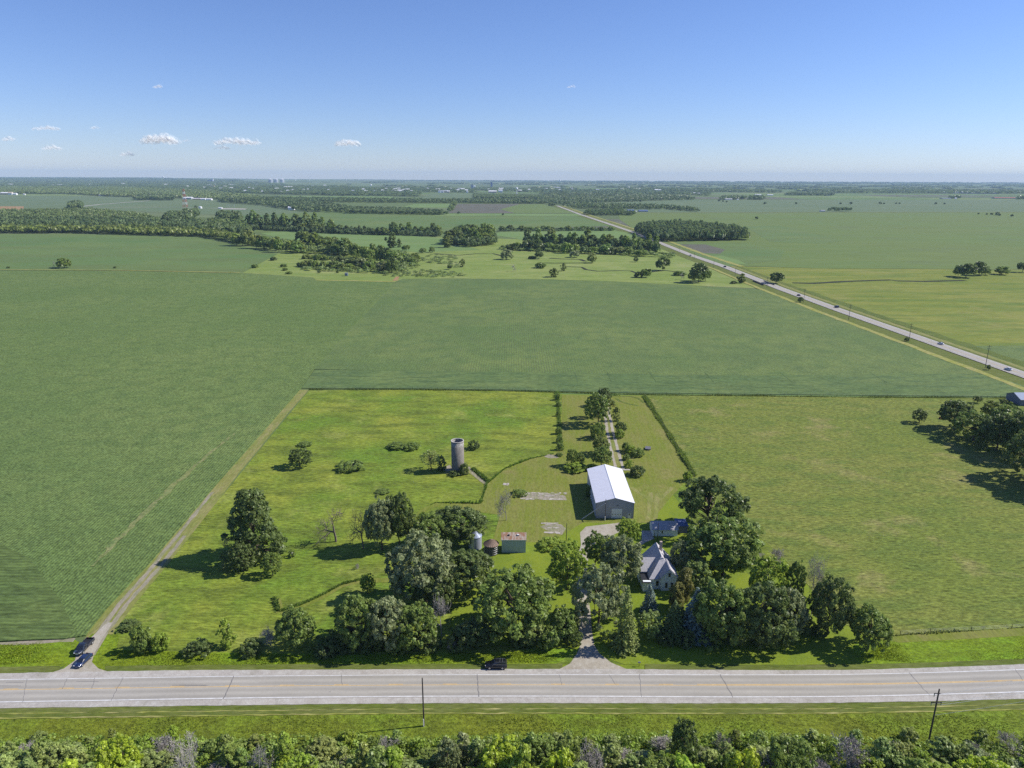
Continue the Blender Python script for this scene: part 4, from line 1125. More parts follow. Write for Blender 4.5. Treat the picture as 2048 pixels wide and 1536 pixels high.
woods('undergrowth', [[(760, 552), (850, 555), (935, 554), (920, 546), (860, 540), (800, 543)]], 6, 2.2, 6, (.16, .21, .07, 1), 43, 26, .17, keep=.7, label='pale weedy scrub along the soybean edge')
woods('undergrowth', [[(835, 524), (920, 534), (912, 512), (850, 508)]], 8, 1.8, 7, (.15, .20, .06, 1), 44, 24, .17, keep=.6, label='tall weeds by the creek right of the thicket')
woods('undergrowth', [[(492, 459), (600, 465), (700, 469), (780, 471), (884, 474), (884, 469), (780, 467), (690, 464), (600, 459), (495, 455)]], 7, 11, 8, WD, 45, 44, .14, label='lower trees of the windbreak line')
woods('undergrowth', [[(890, 480), (990, 480), (992, 490), (940, 495), (892, 488)]], 7, 13, 10, WD, 46, 44, .14, label='inner trees of the round creek wood')
woods('undergrowth', [[(1048, 492), (1180, 498), (1320, 507), (1318, 500), (1180, 491), (1050, 487)]], 7, 14, 9, WD, 47, 44, .14, keep=.8, label='inner trees of the poplar row')
woods('undergrowth', [[(1000, 500), (1120, 506), (1290, 513), (1350, 518), (1350, 512), (1290, 507), (1120, 500), (1000, 495)]], 7, 6, 8, WU, 48, 36, .15, keep=.7, label='bushes along the front of the poplar row')
woods('undergrowth', [[(1000, 463), (1226, 462), (1226, 460), (1000, 460.5)]], 8, 6, 9, WD, 49, 34, .15, label='hedge bottom along the bright strip')
woods('undergrowth', [[(-60, 1486), (200, 1480), (420, 1484), (700, 1476), (900, 1482), (1150, 1476), (1400, 1470), (1620, 1478), (1850, 1496), (2110, 1490), (2110, 1700), (-60, 1700)]], 1.5, 1.9, 2.3, (.20, .275, .050, 1), 51, 46, .085, label='low tangled brush filling the thicket below the highway')
woods('undergrowth', [[(-60, 1500), (480, 1500), (900, 1496), (1400, 1494), (2110, 1506), (2110, 1700), (-60, 1700)]], 3.2, 2.9, 3.0, (.17, .225, .055, 1), 52, 80, .07, keep=.7, label='taller tangled brush inside the thicket')
# hedges and belts between 2 and 5 km
woods('woodland', [[(690, 427.5), (800, 429), (895, 430.5), (890, 427), (800, 421), (700, 419)]], 11, 13, 14, WD, 8, 30, .16, label='belt of trees along the left farm lane')
woods('woodland', [[(520, 411), (600, 423), (690, 426), (700, 418), (640, 410), (560, 404), (520, 402), (440, 400), (440, 405)]], 13, 15, 16, WD, 9, 26, .17, keep=.8, label='trees around the white machine shed')
woods('woodland', [[(500, 403.5), (1095, 408), (1095, 402.5), (1040, 402), (840, 402), (700, 400), (560, 398), (500, 398)]], 14, 14, 17, WD, 10, 24, .17, label='long belt of trees behind the brown field')
woods('woodland', [[(948, 397.5), (1090, 399.5), (1085, 394), (948, 391)]], 15, 15, 18, WD, 11, 22, .18, label='dark wood under the distant town')
woods('woodland', [[(896, 425), (904, 425), (913, 407), (906, 407)]], 12, 12, 13, WM, 12, 26, .16, label='short hedge left of the brown field')
woods('woodland', [[(1085, 404), (1120, 410), (1170, 407), (1330, 401), (1390, 400), (1380, 396), (1250, 390), (1080, 388)]], 17, 14, 20, WD, 13, 20, .18, keep=.85, label='wide wood where the county road enters the town')
woods('woodland', [[(1150, 416), (1170, 416), (1180, 409), (1150, 411)], [(1135, 416), (1175, 418), (1176, 416), (1135, 415)], [(1170, 417), (1240, 419), (1330, 419), (1400, 424), (1395, 421), (1330, 414), (1230, 412), (1180, 412)]], 13, 13, 15, WD, 14, 26, .17, keep=.8, label='belt around the blue roofed farm')
woods('woodland', [[(1168, 429.5), (1200, 431), (1270, 431), (1268, 428.5), (1215, 427), (1180, 424)], [(1210, 428), (1250, 428), (1245, 422), (1215, 422)]], 10, 12, 12, WD, 15, 30, .16, label='trees in front of the blue roofed farm')
woods('woodland', [[(268, 400.5), (348, 401), (350, 396), (300, 392), (275, 394)], [(445, 403), (520, 408), (520, 402), (450, 399)]], 15, 18, 20, WD, 16, 24, .17, label='dark grove left of the radio mast')
woods('woodland', [[(1440, 399.5), (1478, 399.5), (1478, 395), (1448, 396)], [(1498, 400), (1528, 400), (1528, 395.5), (1500, 395.5)], [(1480, 399), (1492, 399), (1492, 396), (1480, 396)]], 16, 16, 20, WD, 17, 20, .18, label='grove around the white long farm shed')
woods('woodland', [[(1655, 423.5), (1705, 423.5), (1706, 421.5), (1660, 421)]], 11, 13, 10, WD, 18, 24, .17, keep=.7, label='small grove at the field farm on the right')
woods('woodland', [[(1570, 391), (1668, 391.5), (1665, 388), (1580, 387)], [(1896, 397.5), (1920, 398), (1918, 395.5), (1900, 395)], [(2034, 399), (2120, 399), (2120, 395), (2036, 395)]], 18, 15, 22, WD, 19, 18, .19, label='dark wood strips in the right fields')
# the wooded town on the left and the last woods on the skyline
woods('woodland', [[(-500, 388), (0, 388), (130, 388), (230, 394), (300, 395), (450, 400), (520, 402), (520, 396), (420, 384), (250, 376), (-500, 374)]], 20, 15, 25, WM, 20, 16, .2, label='near edge of the wooded town')
woods('woodland', [[(-700, 376), (250, 377), (520, 388), (700, 392), (840, 393), (840, 384), (760, 377), (560, 372), (300, 366), (-700, 363)]], 30, 15, 36, WD, 21, 13, .22, keep=.9, label='wooded town between fields and skyline')
woods('woodland', [[(-900, 364), (300, 367), (500, 371), (560, 370), (520, 366), (250, 361), (-900, 359)]], 55, 16, 66, WD, 22, 10, .26, keep=.85, hill=True, label='far woods behind the town')
woods('woodland', [[(-1200, 359.5), (200, 361.5), (480, 365), (480, 362.3), (200, 357.3), (-1200, 356)]], 90, 18, 110, WD, 23, 8, .3, keep=.8, hill=True, label='skyline woods on the left')
woods('woodland', [[(560, 378), (840, 384), (950, 386), (950, 380), (840, 377), (620, 374)]], 32, 14, 38, WD, 24, 12, .22, keep=.75, label='trees among the town roofs')
woods('woodland', [[(950, 381), (1090, 386), (1250, 388), (1420, 392), (1420, 386), (1250, 382), (1050, 378), (950, 376)]], 34, 14, 40, WD, 25, 12, .22, keep=.6, label='trees right of the town')
woods('woodland', [[(1240, 381), (1400, 384), (1560, 386), (1560, 383), (1400, 379), (1240, 377)], [(1610, 386), (1800, 387), (2048, 388), (2300, 389), (2300, 385), (2048, 382), (1800, 381), (1640, 381)]], 38, 16, 46, WD, 26, 11, .24, keep=.75, label='wood bands across the right distance')
rgs = random.Random(5)
sp = []
for i in range(230):
    v = 364.6 + 17 * rgs.random() ** 1.8
    u = rgs.uniform(480, 2150) if i < 150 else rgs.uniform(1050, 2150)
    v += (u - 1024) * .0044 - .5
    ln = rgs.uniform(12, 70); th = .16 + (v - 363) * .05
    sp.append([(u, v), (u + ln, v + ln * .0044), (u + ln, v - th + ln * .0044), (u, v - th)])
woods('woodland', sp, 70, 15, 84, WD, 27, 9, .3, label='scattered shelter belts toward the skyline')
sp = []
for i in range(60):
    u = 380 + i * 32 + rgs.uniform(-8, 8); v = 362.4 + (u - 1024) * .0044 + rgs.uniform(-.25, .45); ln = rgs.uniform(20, 60)
    sp.append([(u, v + .14), (u + ln, v + .14 + ln * .0044), (u + ln, v - .08 + ln * .0044), (u, v - .08)])
woods('woodland', sp, 130, 24, 150, WD, 28, 8, .34, label='thin wood line along the skyline')
for i, (u, v, q) in enumerate(sorted([(1592, 409, 5), (1681, 409, 5), (1702, 409, 6), (1760, 408.7, 6), (1768, 408.7, 4), (1792, 408.5, 4), (1799, 408.5, 4), (1871, 409, 5), (1889, 409, 4), (1957, 429, 4), (1973, 430, 4), (1983, 430.7, 6), (1994, 431.3, 8), (1999, 432, 5), (2024, 434, 6), (1233, 404.5, 5), (1256, 404.5, 5), (1264, 404.5, 4), (1281, 404.5, 5), (1438, 403.3, 5), (1446, 404, 4), (1453, 405, 4), (1513, 439, 7), (1530, 409, 6), (918, 428.5, 6), (1006, 431, 5), (345, 400.5, 5), (392, 416.5, 6), (1127, 412.5, 5), (1100, 412.5, 7), (1107, 412.5, 8)])):
    b = P(u, v); f = proj(b)[2]
    plant('tree', 'midround', b, min(11, q * .9 * f / FPX), q * f / FPX, DARK, 'tiny dark far field tree, %s from the %s of its kind' % ((ORD[i], 'left') if i < 16 else (ORD[30 - i], 'right')), 'tree', group='small far trees along field fences')

# ------------------------------------------------------------------ buildings
M_STEELROOF = ribbed('white_steel_roof', (.72, .72, .78, 1), 1, .45, .4, .4)
M_STEELWALL = ribbed('grey_steel_siding', (.37, .37, .41, 1), 0, .35, .55, .35)
M_STEELSIDE = ribbed('grey_steel_side', (.40, .41, .46, 1), 1, .35, .55, .35)
M_TRIM = plain('white_trim', (.72, .73, .74, 1), .5, .4, var=.05)
M_DARKTRIM = plain('dark_grey_trim', (.16, .17, .21, 1), .6)
M_GLASS = plain('dark_glass', (.02, .025, .035, 1), .08, .8, var=.02)
M_SHINGLE = plain('grey_shingles', (.42, .405, .43, 1), .85, .2, var=.25, scale=3.0)
M_SIDING = ribbed('pale_green_siding', (.78, .82, .83, 1), 2, .2, .6, .3)
M_SHED = ribbed('grey_green_boards', (.41, .49, .51, 1), 0, .28, .7, .25)
M_RUST = ribbed('rusty_roof', (.44, .38, .32, 1), 0, .25, .6, .35, rust=(.30, .155, .085, 1), var=.2)
M_GALV = ribbed('galvanised_steel', (.42, .45, .52, 1), 2, .3, .38, .45, metal=.35)
M_GALVROOF = plain('galvanised_roof', (.36, .40, .48, 1), .35, .5, .4, var=.15)
M_CRIBROOF = plain('rusted_cone_roof', (.22, .155, .115, 1), .7, .3, var=.35, scale=1.2)
M_MESH = plain('wire_crib_wall', (.07, .065, .055, 1), .8, .3, var=.4, scale=4)
M_CONC = plain('broken_concrete', (.40, .36, .32, 1), .9, .2, var=.3, scale=1.2)
M_WOODPOLE = plain('weathered_pole_wood', (.075, .062, .055, 1), .85, .2, var=.3, scale=2)
M_METAL = plain('galvanised_fitting', (.35, .37, .4, 1), .4, .5, .5)
M_BRICK = plain('chimney_brick', (.42, .34, .30, 1), .9, .2, var=.35, scale=5)
M_BLACK = plain('black_roofing', (.02, .022, .028, 1), .7, .3)
M_BLUEROOF = plain('blue_steel_roof', (.14, .19, .38, 1), .4, .45, .1)

# steel barn
bx0, bx1, by0, by1 = 28.3, 40.9, 216.4, 244.8
bc = (bx0 + bx1) / 2
barn = empty('barn', (bc, by0, 0))
tag(barn, 'large grey steel barn with white metal roof and overhead door', 'barn')
hw2 = (bx1 - bx0) / 2; L = by1 - by0
m = MB().prism([(-hw2, 0), (hw2, 0), (hw2, 5.75), (0, 7.55), (-hw2, 5.75)], 0, L)
m.mi = [0, 0] + [1] * 5
m.build('wall', [M_STEELWALL, M_STEELSIDE], barn)
m = MB()
for s in (-1, 1):
    e = hw2 + .25
    m.slab([(0, -.25, 7.68), (0, L + .25, 7.68), (s * e, L + .25, 7.68 - e * 1.8 / hw2), (s * e, -.25, 7.68 - e * 1.8 / hw2)][::(1 if s < 0 else -1)], .1)
rf = m.build('roof', M_STEELROOF, barn)
MB().prism([(-.22, 7.68), (.22, 7.68), (0, 7.76)], -.27, L + .27).build('ridge_cap', M_TRIM, rf)
d = MB().box(-1.05, 2.45, -.06, .02, 0.02, 3.6)
for z in (.95, 1.85, 2.75): d.box(-1.05, 2.45, -.075, -.06, z - .02, z + .02)
dr = d.build('overhead_door', M_TRIM, barn)
for i in range(4): MB().box(-.82 + i * .87, -.42 + i * .87, -.085, -.055, 1.5, 1.72).build('window', M_GLASS, dr)
d = MB().box(4.45, 5.35, -.06, .02, .05, 2.1); dr = d.build('personnel_door', M_TRIM, barn)
MB().box(4.65, 5.1, -.075, -.05, 1.2, 1.9).build('window', M_GLASS, dr)
MB().tube((5.25, -.12, 1.05), (5.25, -.05, 1.05), .05).build('handle', M_METAL, dr)
MB().box(.55, 1.05, -.1, .02, 4.7, 4.95).build('lamp', M_DARKTRIM, barn)
c = MB()
for s in (-1, 1): c.box(s * hw2 - .08, s * hw2 + .08, -.04, .1, 0, 5.7)
c.build('corner_trim', M_DARKTRIM, barn)
MB().box(-hw2 - .05, -hw2 + .02, 14.5, 17.5, .05, 3.3).build('side_door', M_TRIM, barn)

# farmhouse
house = empty('farmhouse', (42.2, 173, 0), 0, (1, 1, 1.06))
tag(house, 'old pale green farmhouse with steep grey gabled roof among the trees', 'house')
ox, oy = 42.2, 173.0
def hx(x): return x - ox
wl = MB()
wl.box(hx(38.6), hx(46), .8, 13, 0, 3.5)
wl.prism([(hx(41.5), 0), (hx(45.7), 0), (hx(45.7), 4.1), (hx(43.6), 6.2), (hx(41.5), 4.1)], 0, 6)
wl.prism([(4.0, 0), (9.4, 0), (9.4, 3.9), (6.7, 6.0), (4.0, 3.9)], hx(36.2), hx(42), axis='x')
wl.prism([(hx(38.6), 3.5), (hx(46), 3.5), (hx(42.3), 7.05)], 5, 13.0)
wl.box(hx(36.4), hx(38.55), -.5, 3.9, 0, 3.0)
wl.build('wall', M_SIDING, house)
rf = MB()
T_ = .16
# main block: west, east and south slopes
A, B_, C_, D_ = (hx(38.1), .3, 3.25), (hx(46.5), .3, 3.25), (hx(42.3), 5.4, 7.35), (hx(42.3), 13.3, 7.35)
rf.slab([(hx(38.1), 13.3, 3.25), A, C_, D_], T_)
rf.slab([B_, (hx(46.5), 13.3, 3.25), D_, C_], T_)
rf.slab([A, B_, C_], T_)
# front gable wing
rf.slab([(hx(41.1), -.35, 3.9), (hx(43.6), -.35, 6.45), (hx(43.6), 5.5, 6.45), (hx(41.1), 5.5, 3.9)][::-1], T_)
rf.slab([(hx(46.1), -.35, 3.9), (hx(43.6), -.35, 6.45), (hx(43.6), 5.5, 6.45), (hx(46.1), 5.5, 3.9)], T_)
# west wing
rf.slab([(hx(35.8), 3.55, 3.65), (hx(41.5), 3.55, 3.65), (hx(41.5), 6.7, 6.25), (hx(35.8), 6.7, 6.25)], T_)
rf.slab([(hx(35.8), 9.85, 3.65), (hx(41.5), 9.85, 3.65), (hx(41.5), 6.7, 6.25), (hx(35.8), 6.7, 6.25)][::-1], T_)
rfo = rf.build('roof', M_SHINGLE, house)
ch = MB().box(hx(42.6), hx(43.3), 9.5, 10.2, 6.2, 9.3); cho = ch.build('chimney', M_BRICK, rfo)
MB().box(hx(42.5), hx(43.4), 9.4, 10.3, 9.3, 9.45).build('chimney_cap', M_CONC, cho) if False else None
MB().tube((hx(43.0), 4.9, 6.9), (hx(43.0), 4.9, 7.9), .12).build('vent_pipe', M_BLACK, rfo)
MB().slab([(hx(36.1), -.9, 2.95), (hx(38.6), -.9, 2.95), (hx(38.6), 3.9, 3.15), (hx(36.1), 3.9, 3.15)], .12).build('porch_roof', M_BLACK, house)
def win(x0, x1, z0, z1, y=0.0):
    fr = MB().box(x0 - .1, x1 + .1, y - .07, y + .02, z0 - .1, z1 + .1).build('window', M_TRIM, house)
    MB().box(x0, x1, y - .085, y - .05, z0, z1).build('pane', M_GLASS, fr)
win(hx(40.2), hx(40.9), 1.1, 2.6, .8)
win(hx(42.6), hx(43.2), 1.0, 2.5); win(hx(44.2), hx(44.8), 1.0, 2.5); win(hx(43.3), hx(43.9), 4.2, 5.3)
bd = MB()
for a, b in (((hx(41.1), 3.8), (hx(43.6), 6.36)), ((hx(46.1), 3.8), (hx(43.6), 6.36))):
    bd.slab([(a[0], -.38, a[1] - .16), (b[0], -.38, b[1] - .16), (b[0], -.38, b[1] + .05), (a[0], -.38, a[1] + .05)], .06)
bd.build('gable_trim', M_TRIM, house)
for x in (36.5, 37.5): MB().tube((hx(x), -.8, 0), (hx(x), -.8, 2.85), .07).build('porch_post', M_TRIM, house)

# garage
gar = empty('garage', (49.1, 204.2, 0))
tag(gar, 'small pale garage with dappled dark roof and lean-to', 'garage')
MB().prism([(0, 0), (5.4, 0), (5.4, 2.4), (2.7, 4.0), (0, 2.4)], -3.95, 3.95, axis='x').build('wall', M_SIDING, gar)
m = MB()
m.slab([(-4.2, -.3, 2.32), (4.2, -.3, 2.32), (4.2, 2.7, 4.12), (-4.2, 2.7, 4.12)], .1)
m.slab([(-4.2, 5.7, 2.32), (4.2, 5.7, 2.32), (4.2, 2.7, 4.12), (-4.2, 2.7, 4.12)][::-1], .1)
m.build('roof', M_SHINGLE, gar)
MB().box(-4.0, -3.94, 1.2, 4.2, .05, 2.1).build('garage_door', M_TRIM, gar)
MB().box(-1.2, -.75, -.05, .02, 1.1, 1.9).build('window', M_GLASS, gar)
MB().box(4.0, 7.6, 2.2, 5.6, 0, 2.6).build('lean_to', M_DARKTRIM, gar)
MB().slab([(3.98, 1.9, 2.62), (7.8, 1.9, 2.62), (7.8, 5.8, 3.3), (3.98, 5.8, 3.3)], .1).build('lean_to_roof', M_BLUEROOF, gar)
sheet('apron', [(1283, 1062), (1302, 1062), (1308, 1078), (1290, 1086), (1278, 1094), (1272, 1092), (1284, 1080)], M_CONC, .12)

# shed with a rusty roof
shed = empty('shed', (.75, 193.4, 0))
tag(shed, 'blue grey wooden shed with rusty metal roof beside the bins', 'shed')
MB().prism([(0, 0), (4.2, 0), (4.2, 4.6), (2.1, 5.75), (0, 4.55)], -3.65, 3.65, axis='x').build('wall', M_SHED, shed)
m = MB()
m.slab([(-3.85, -.25, 4.5), (3.85, -.25, 4.5), (3.85, 2.1, 5.85), (-3.85, 2.1, 5.85)], .07)
m.slab([(-3.85, 4.45, 4.5), (3.85, 4.45, 4.5), (3.85, 2.1, 5.85), (-3.85, 2.1, 5.85)][::-1], .07)
rf = m.build('roof', M_RUST, shed)
MB().box(1.0, 1.65, 1.0, 1.5, 5.3, 5.62).build('bright_patch', M_TRIM, rf)
MB().box(-1.75, -1.25, .95, 1.4, 5.22, 5.56).build('roof_hole', M_BLACK, rf)
MB().box(-3.87, 3.87, -.3, -.25, 4.4, 4.56).build('eave_board', M_TRIM, rf)

# grain bin, corn crib and silo
gb = P(950, 1101); gbin = empty('grain_bin', (gb.x, gb.y + 1.9, 0))
tag(gbin, 'blue grey galvanised grain bin with cone roof left of the corn crib', 'grain bin')
MB().lathe([(2.0, 0), (2.0, 4.2)], 40).build('wall', M_GALV, gbin, True)
r_ = MB().lathe([(2.15, 4.1), (2.1, 4.25), (.45, 5.35), (.4, 5.45), (0.02, 5.55)], 40)
for i in range(20):
    t = 2 * math.pi * i / 20
    r_.tube((2.08 * math.cos(t), 2.08 * math.sin(t), 4.28), (.45 * math.cos(t), .45 * math.sin(t), 5.37), .03, n=4)
r_.build('roof', M_GALVROOF, gbin)
l_ = MB()
for dx in (-.2, .2): l_.tube((dx, -2.08, .2), (dx, -2.08, 4.3), .03, n=4)
for i in range(12): l_.tube((-.2, -2.08, .4 + i * .33), (.2, -2.08, .4 + i * .33), .02, n=4)
l_.build('ladder', M_DARKTRIM, gbin)
gb = P(982, 1113); crib = empty('corn_crib', (gb.x, gb.y + 2.0, 0))
tag(crib, 'round wire corn crib with brown rusted cone roof', 'corn crib')
MB().lathe([(2.05, 0), (2.05, 3.3)], 36).build('wall', M_MESH, crib, True)
h_ = MB()
for z in (.5, 1.2, 1.9, 2.6, 3.25): h_.lathe([(2.06, z - .03), (2.1, z), (2.06, z + .03)], 36)
for i in range(24):
    t = 2 * math.pi * i / 24
    h_.tube((2.08 * math.cos(t), 2.08 * math.sin(t), 0), (2.08 * math.cos(t), 2.08 * math.sin(t), 3.3), .02, n=4)
h_.build('hoop', M_METAL, crib)
r_ = MB().lathe([(2.4, 3.2), (2.35, 3.3), (.12, 4.75), (.02, 4.8)], 24)
for i in range(24):
    t = 2 * math.pi * i / 24
    r_.tube((2.36 * math.cos(t), 2.36 * math.sin(t), 3.33), (.12 * math.cos(t), .12 * math.sin(t), 4.77), .04, n=4)
r_.build('roof', M_CRIBROOF, crib)

def silo_mat():
    k = NT('concrete_staves')
    tc = k.n('ShaderNodeTexCoord').outputs['Object']
    q = k.n('ShaderNodeSeparateXYZ'); k.l(tc, q.inputs[0])
    ang = k.math('MULTIPLY', k.math('ARCTAN2', q.outputs[1], q.outputs[0]), 2.43)
    cb = k.n('ShaderNodeCombineXYZ'); k.l(ang, cb.inputs[0]); k.l(q.outputs[2], cb.inputs[1])
    br = k.n('ShaderNodeTexBrick'); k.l(cb.outputs[0], br.inputs['Vector'])
    br.inputs['Color1'].default_value = G(.245, .215, .185); br.inputs['Color2'].default_value = G(.205, .18, .155); br.inputs['Mortar'].default_value = G(.16, .15, .14)
    br.inputs['Scale'].default_value = 1.0; br.inputs['Brick Width'].default_value = .28; br.inputs['Row Height'].default_value = .76; br.inputs['Mortar Size'].default_value = .02
    n = k.noise(tc, .7, 5, .7)
    c = k.scale(br.outputs[0], k.map(n, .3, .7, .72, 1.25))
    drip = k.noise(cb.outputs[0], 3.2, 4, .8)
    top = k.math('MULTIPLY', k.map(q.outputs[2], 10.2, 11.2, 0, 1), k.map(q.outputs[2], 11.9, 12.1, 1, 0))
    c = k.mix(k.math('MULTIPLY', top, k.map(drip, .5, .55, 0, .8)), c, G(.62, .60, .57))
    c = k.mix(k.math('MULTIPLY', k.math('MULTIPLY', top, .6), k.map(drip, .48, .42, 0, .9)), c, G(.12, .11, .10))
    k.bsdf(c, .9, .2, bump=n, bstr=.3, bdist=.05)
    return k.m
sb = P(915, 946)
silo = empty('silo', (sb.x, sb.y + 2.3, 0))
tag(silo, 'tall roofless concrete stave silo standing in the meadow', 'silo')
H_ = 12.5
MB().lathe([(2.43, 0), (2.43, H_), (2.25, H_), (2.25, .3)], 56).build('wall', silo_mat(), silo, True).data.polygons.foreach_set('use_smooth', [True] * 168)
hp = MB()
for i in range(22):
    z = .4 + i * .55
    hp.lathe([(2.44, z - .015), (2.465, z), (2.44, z + .015)], 40)
hp.build('hoop', plain('rusty_hoop', (.19, .16, .14, 1), .7), silo)
MB().lathe([(2.5, H_ - .06), (2.5, H_ + .08), (2.2, H_ + .08), (2.2, H_ - .06)], 48).build('rim', plain('pale_rim', (.5, .47, .44, 1), .9), silo)
MB().box(-.45, .45, 1.95, 2.28, 1, H_ - .3).build('chute', M_DARKTRIM, silo)

# broken floors, trailer, garden tracks
rr = random.Random(4)
def slabs(label, u0, u1, v0, v1, n):
    a, b, c = P(u0, v1), P(u1, v1), P((u0 + u1) / 2, v0)
    root = MB()
    for i in range(n):
        x = rr.uniform(a.x, b.x); y = a.y + (c.y - a.y) * rr.choice((.06, .12, .5, .75, .9))
        w_, d_ = rr.uniform(.6, 2.2), rr.uniform(.3, 1.1)
        rot = rr.uniform(-.15, .15); k = []
        for px, py in ((-1, -1), (1, -.8), (1.1, .9), (-.8, 1)):
            px *= w_ / 2 * rr.uniform(.7, 1.1); py *= d_ / 2 * rr.uniform(.7, 1.1)
            k.append((x + px * math.cos(rot) - py * math.sin(rot), y + px * math.sin(rot) + py * math.cos(rot), .13 + rr.uniform(0, .06)))
        root.slab(k, .25)
    o = root.build('concrete_floor', M_CONC)
    return tag(o, label, 'concrete floor', None, 'structure')
sheet('bare_soil', [(1046, 984), (1090, 986), (1130, 992), (1134, 1001), (1088, 1000), (1040, 997)], M_DIRT, .1)
slabs('broken concrete floor in the lawn left of the barn', 1042, 1133, 985, 1000, 44)
sheet('bare_soil', [(1080, 1054), (1100, 1046), (1124, 1050), (1132, 1058), (1124, 1070), (1104, 1066)], M_DIRT, .1)
slabs('small broken concrete floor near the wooden yard pole', 1086, 1130, 1045, 1068, 16)
slabs('strip of concrete at the meadow edge', 1000, 1022, 967, 971, 7)
path_ribbon('wheel_rut', [(1207, 812), (1214, 860), (1222, 900), (1231, 934)], 1.2, M_DRIVE, .13, jit=.3)
path_ribbon('wheel_rut', [(1216, 815), (1225, 860), (1236, 900), (1247, 940)], 1.2, M_DRIVE, .13, jit=.3)
path_ribbon('worn_track', [(1211, 813), (1219, 860), (1229, 900), (1238, 932)], 3.0, M_TRACKGRASS, .11, jit=.1)
path_ribbon('garden_path', [(1246, 940), (1260, 940)], 1.2, M_GRAVEL, .13)
sheet('bare_soil', [(1088, 914), (1096, 909), (1112, 911), (1118, 916), (1100, 917)], M_DIRT, .1)
for a, b in (((1318, 1000), (1345, 975)), ((1310, 1040), (1316, 985)), ((1262, 975), (1310, 1005)), ((1296, 1040), (1302, 985))):
    path_ribbon('worn_track', [a, b], 1.6, M_TRACKGRASS, .1, jit=.3)
tb = P(1297, 901)
tr = empty('flat_trailer', (tb.x, tb.y + 1.4, 0), R(-10))
tag(tr, 'low grey flatbed trailer parked on the back lawn beside the flower bed', 'trailer')
MB().box(-1.15, 1.15, -1.6, 1.6, .55, .75).build('deck', plain('grey_deck', (.13, .13, .15, 1), .8), tr)
for sx in (-1, 1):
    MB().tube((sx * 1.05, -.2, .3), (sx * 1.25, -.2, .3), .3, n=12).build('wheel', M_BLACK, tr)
MB().tube((0, -1.6, .6), (0, -2.7, .5), .06).build('drawbar', M_DARKTRIM, tr)
rr2 = random.Random(12)
# oval of uncut grass rim on the back lawn
path_ribbon('uncut_grass', [(1232, 797), (1240, 803), (1256, 808), (1276, 812)], 1.6, M_DITCH, .12)
path_ribbon('uncut_grass', [(1215, 792), (1260, 793), (1276, 797), (1288, 806)], 1.4, M_DITCH, .12)

# neighbouring metal roofed barn at the right edge
nb = P(2042, 812)
nbn = empty('neighbour_barn', (nb.x + 9, nb.y + 6, 0))
tag(nbn, 'blue grey metal roofed barn cut off by the right edge', 'barn')
MB().prism([(-5.5, 0), (5.5, 0), (5.5, 3.2), (0, 5.2), (-5.5, 3.2)], -9.2, 12, axis='x').build('wall', M_DARKTRIM, nbn)
m = MB(); m.slab([(-9.6, -5.9, 3.15), (12, -5.9, 3.15), (12, 0, 5.35), (-9.6, 0, 5.35)], .1); m.slab([(-9.6, 5.9, 3.15), (12, 5.9, 3.15), (12, 0, 5.35), (-9.6, 0, 5.35)][::-1], .1)
m.build('roof', plain('blue_grey_roof', (.26, .31, .42, 1), .4, .45), nbn)

# ------------------------------------------------------------------ fences
def fence(label, pts, step, h, world=False, wire=3, pr=.07, weeds=False):
    ps = [P(*p) for p in pts]
    root = empty('wire_fence', ps[0]); tag(root, label, 'fence')
    o = ps[0]
    wr_ = MB()
    line = []
    for a, b in zip(ps, ps[1:]):
        n = max(1, int((b - a).length / step))
        for i in range(n): line.append(a.lerp(b, i / n))
    line.append(ps[-1])
    pm = None
    for p in line:
        q = p - o
        if pm is None:
            pm = MB().tube((0, 0, 0), (0, 0, h), pr, pr * .85, 6).build('post', M_WOODPOLE, root); pm.location = q
        else:
            c = pm.copy(); COL.objects.link(c); c.parent = root; c.location = q
    for k in range(wire):
        z = h * (.35 + .6 * k / max(1, wire - 1))
        for a, b in zip(line, line[1:]): wr_.tube(a - o + Vector((0, 0, z)), b - o + Vector((0, 0, z)), .012, n=3, cap=False)
    wr_.build('wire', M_METAL, root)
fence('long wire fence between the soybean field and the farm meadows', [(618, 778.5), (800, 778.5), (1000, 781), (1280, 788.5), (1700, 793.5), (2000, 795.5), (2110, 797)], 6.5, 1.4)
fence('wire fence running down the left side of the right pasture', [(1290, 794), (1340, 874), (1388, 953)], 5, 1.3)
fence('short fence with dark posts in front of the right pasture by the highway', [(1800, 1270), (1860, 1266), (1942, 1262), (2023, 1257.5), (2105, 1252)], 7.5, 1.25)

# ------------------------------------------------------------------ poles and wires
def pole(label, u, vb, vt, r=.16, arms=(), group=None, lean=0.0, can=False, guard=None):
    b = P(u, vb); H = height_to(b, vt)
    root = empty('utility_pole', b); tag(root, label, 'utility pole', group)
    if lean: root.rotation_euler = (0, lean, 0)
    MB().tube((0, 0, -.3), (0, 0, H), r, r * .7, 10).build('pole', M_WOODPOLE, root)
    for z, x0, x1 in arms:
        a = MB().box(x0, x1, -.07 - r, .05 - r, H - z - .07, H - z + .07).build('crossarm', M_WOODPOLE, root)
        for x in (x0 + .1, x1 - .1):
            if abs(x) > .3: MB().tube((x, -r, H - z - .75), (x, -r, H - z - .08), .07, .09, 6).build('insulator', M_METAL, a)
    if can: MB().tube((.35, 0, H - 2.2), (.35, 0, H - 1.3), .22, n=10).build('transformer', M_METAL, root)
    if guard: MB().tube((-.05, -r - .02, .1), (-.05, -r - .02, guard), .1, n=8).build('cable_guard', M_TRIM, root)
    return root, b, H
pole('plain wooden pole without crossarms rising in front of the highway', 848, 1452, 1356, .17, guard=1.9)
_, pb, pH = pole('leaning wooden power pole with two crossarms at the right of the highway', 1856, 1489, 1378, .19, ((.9, -1.0, .25), (3.0, -1.25, .9))  )
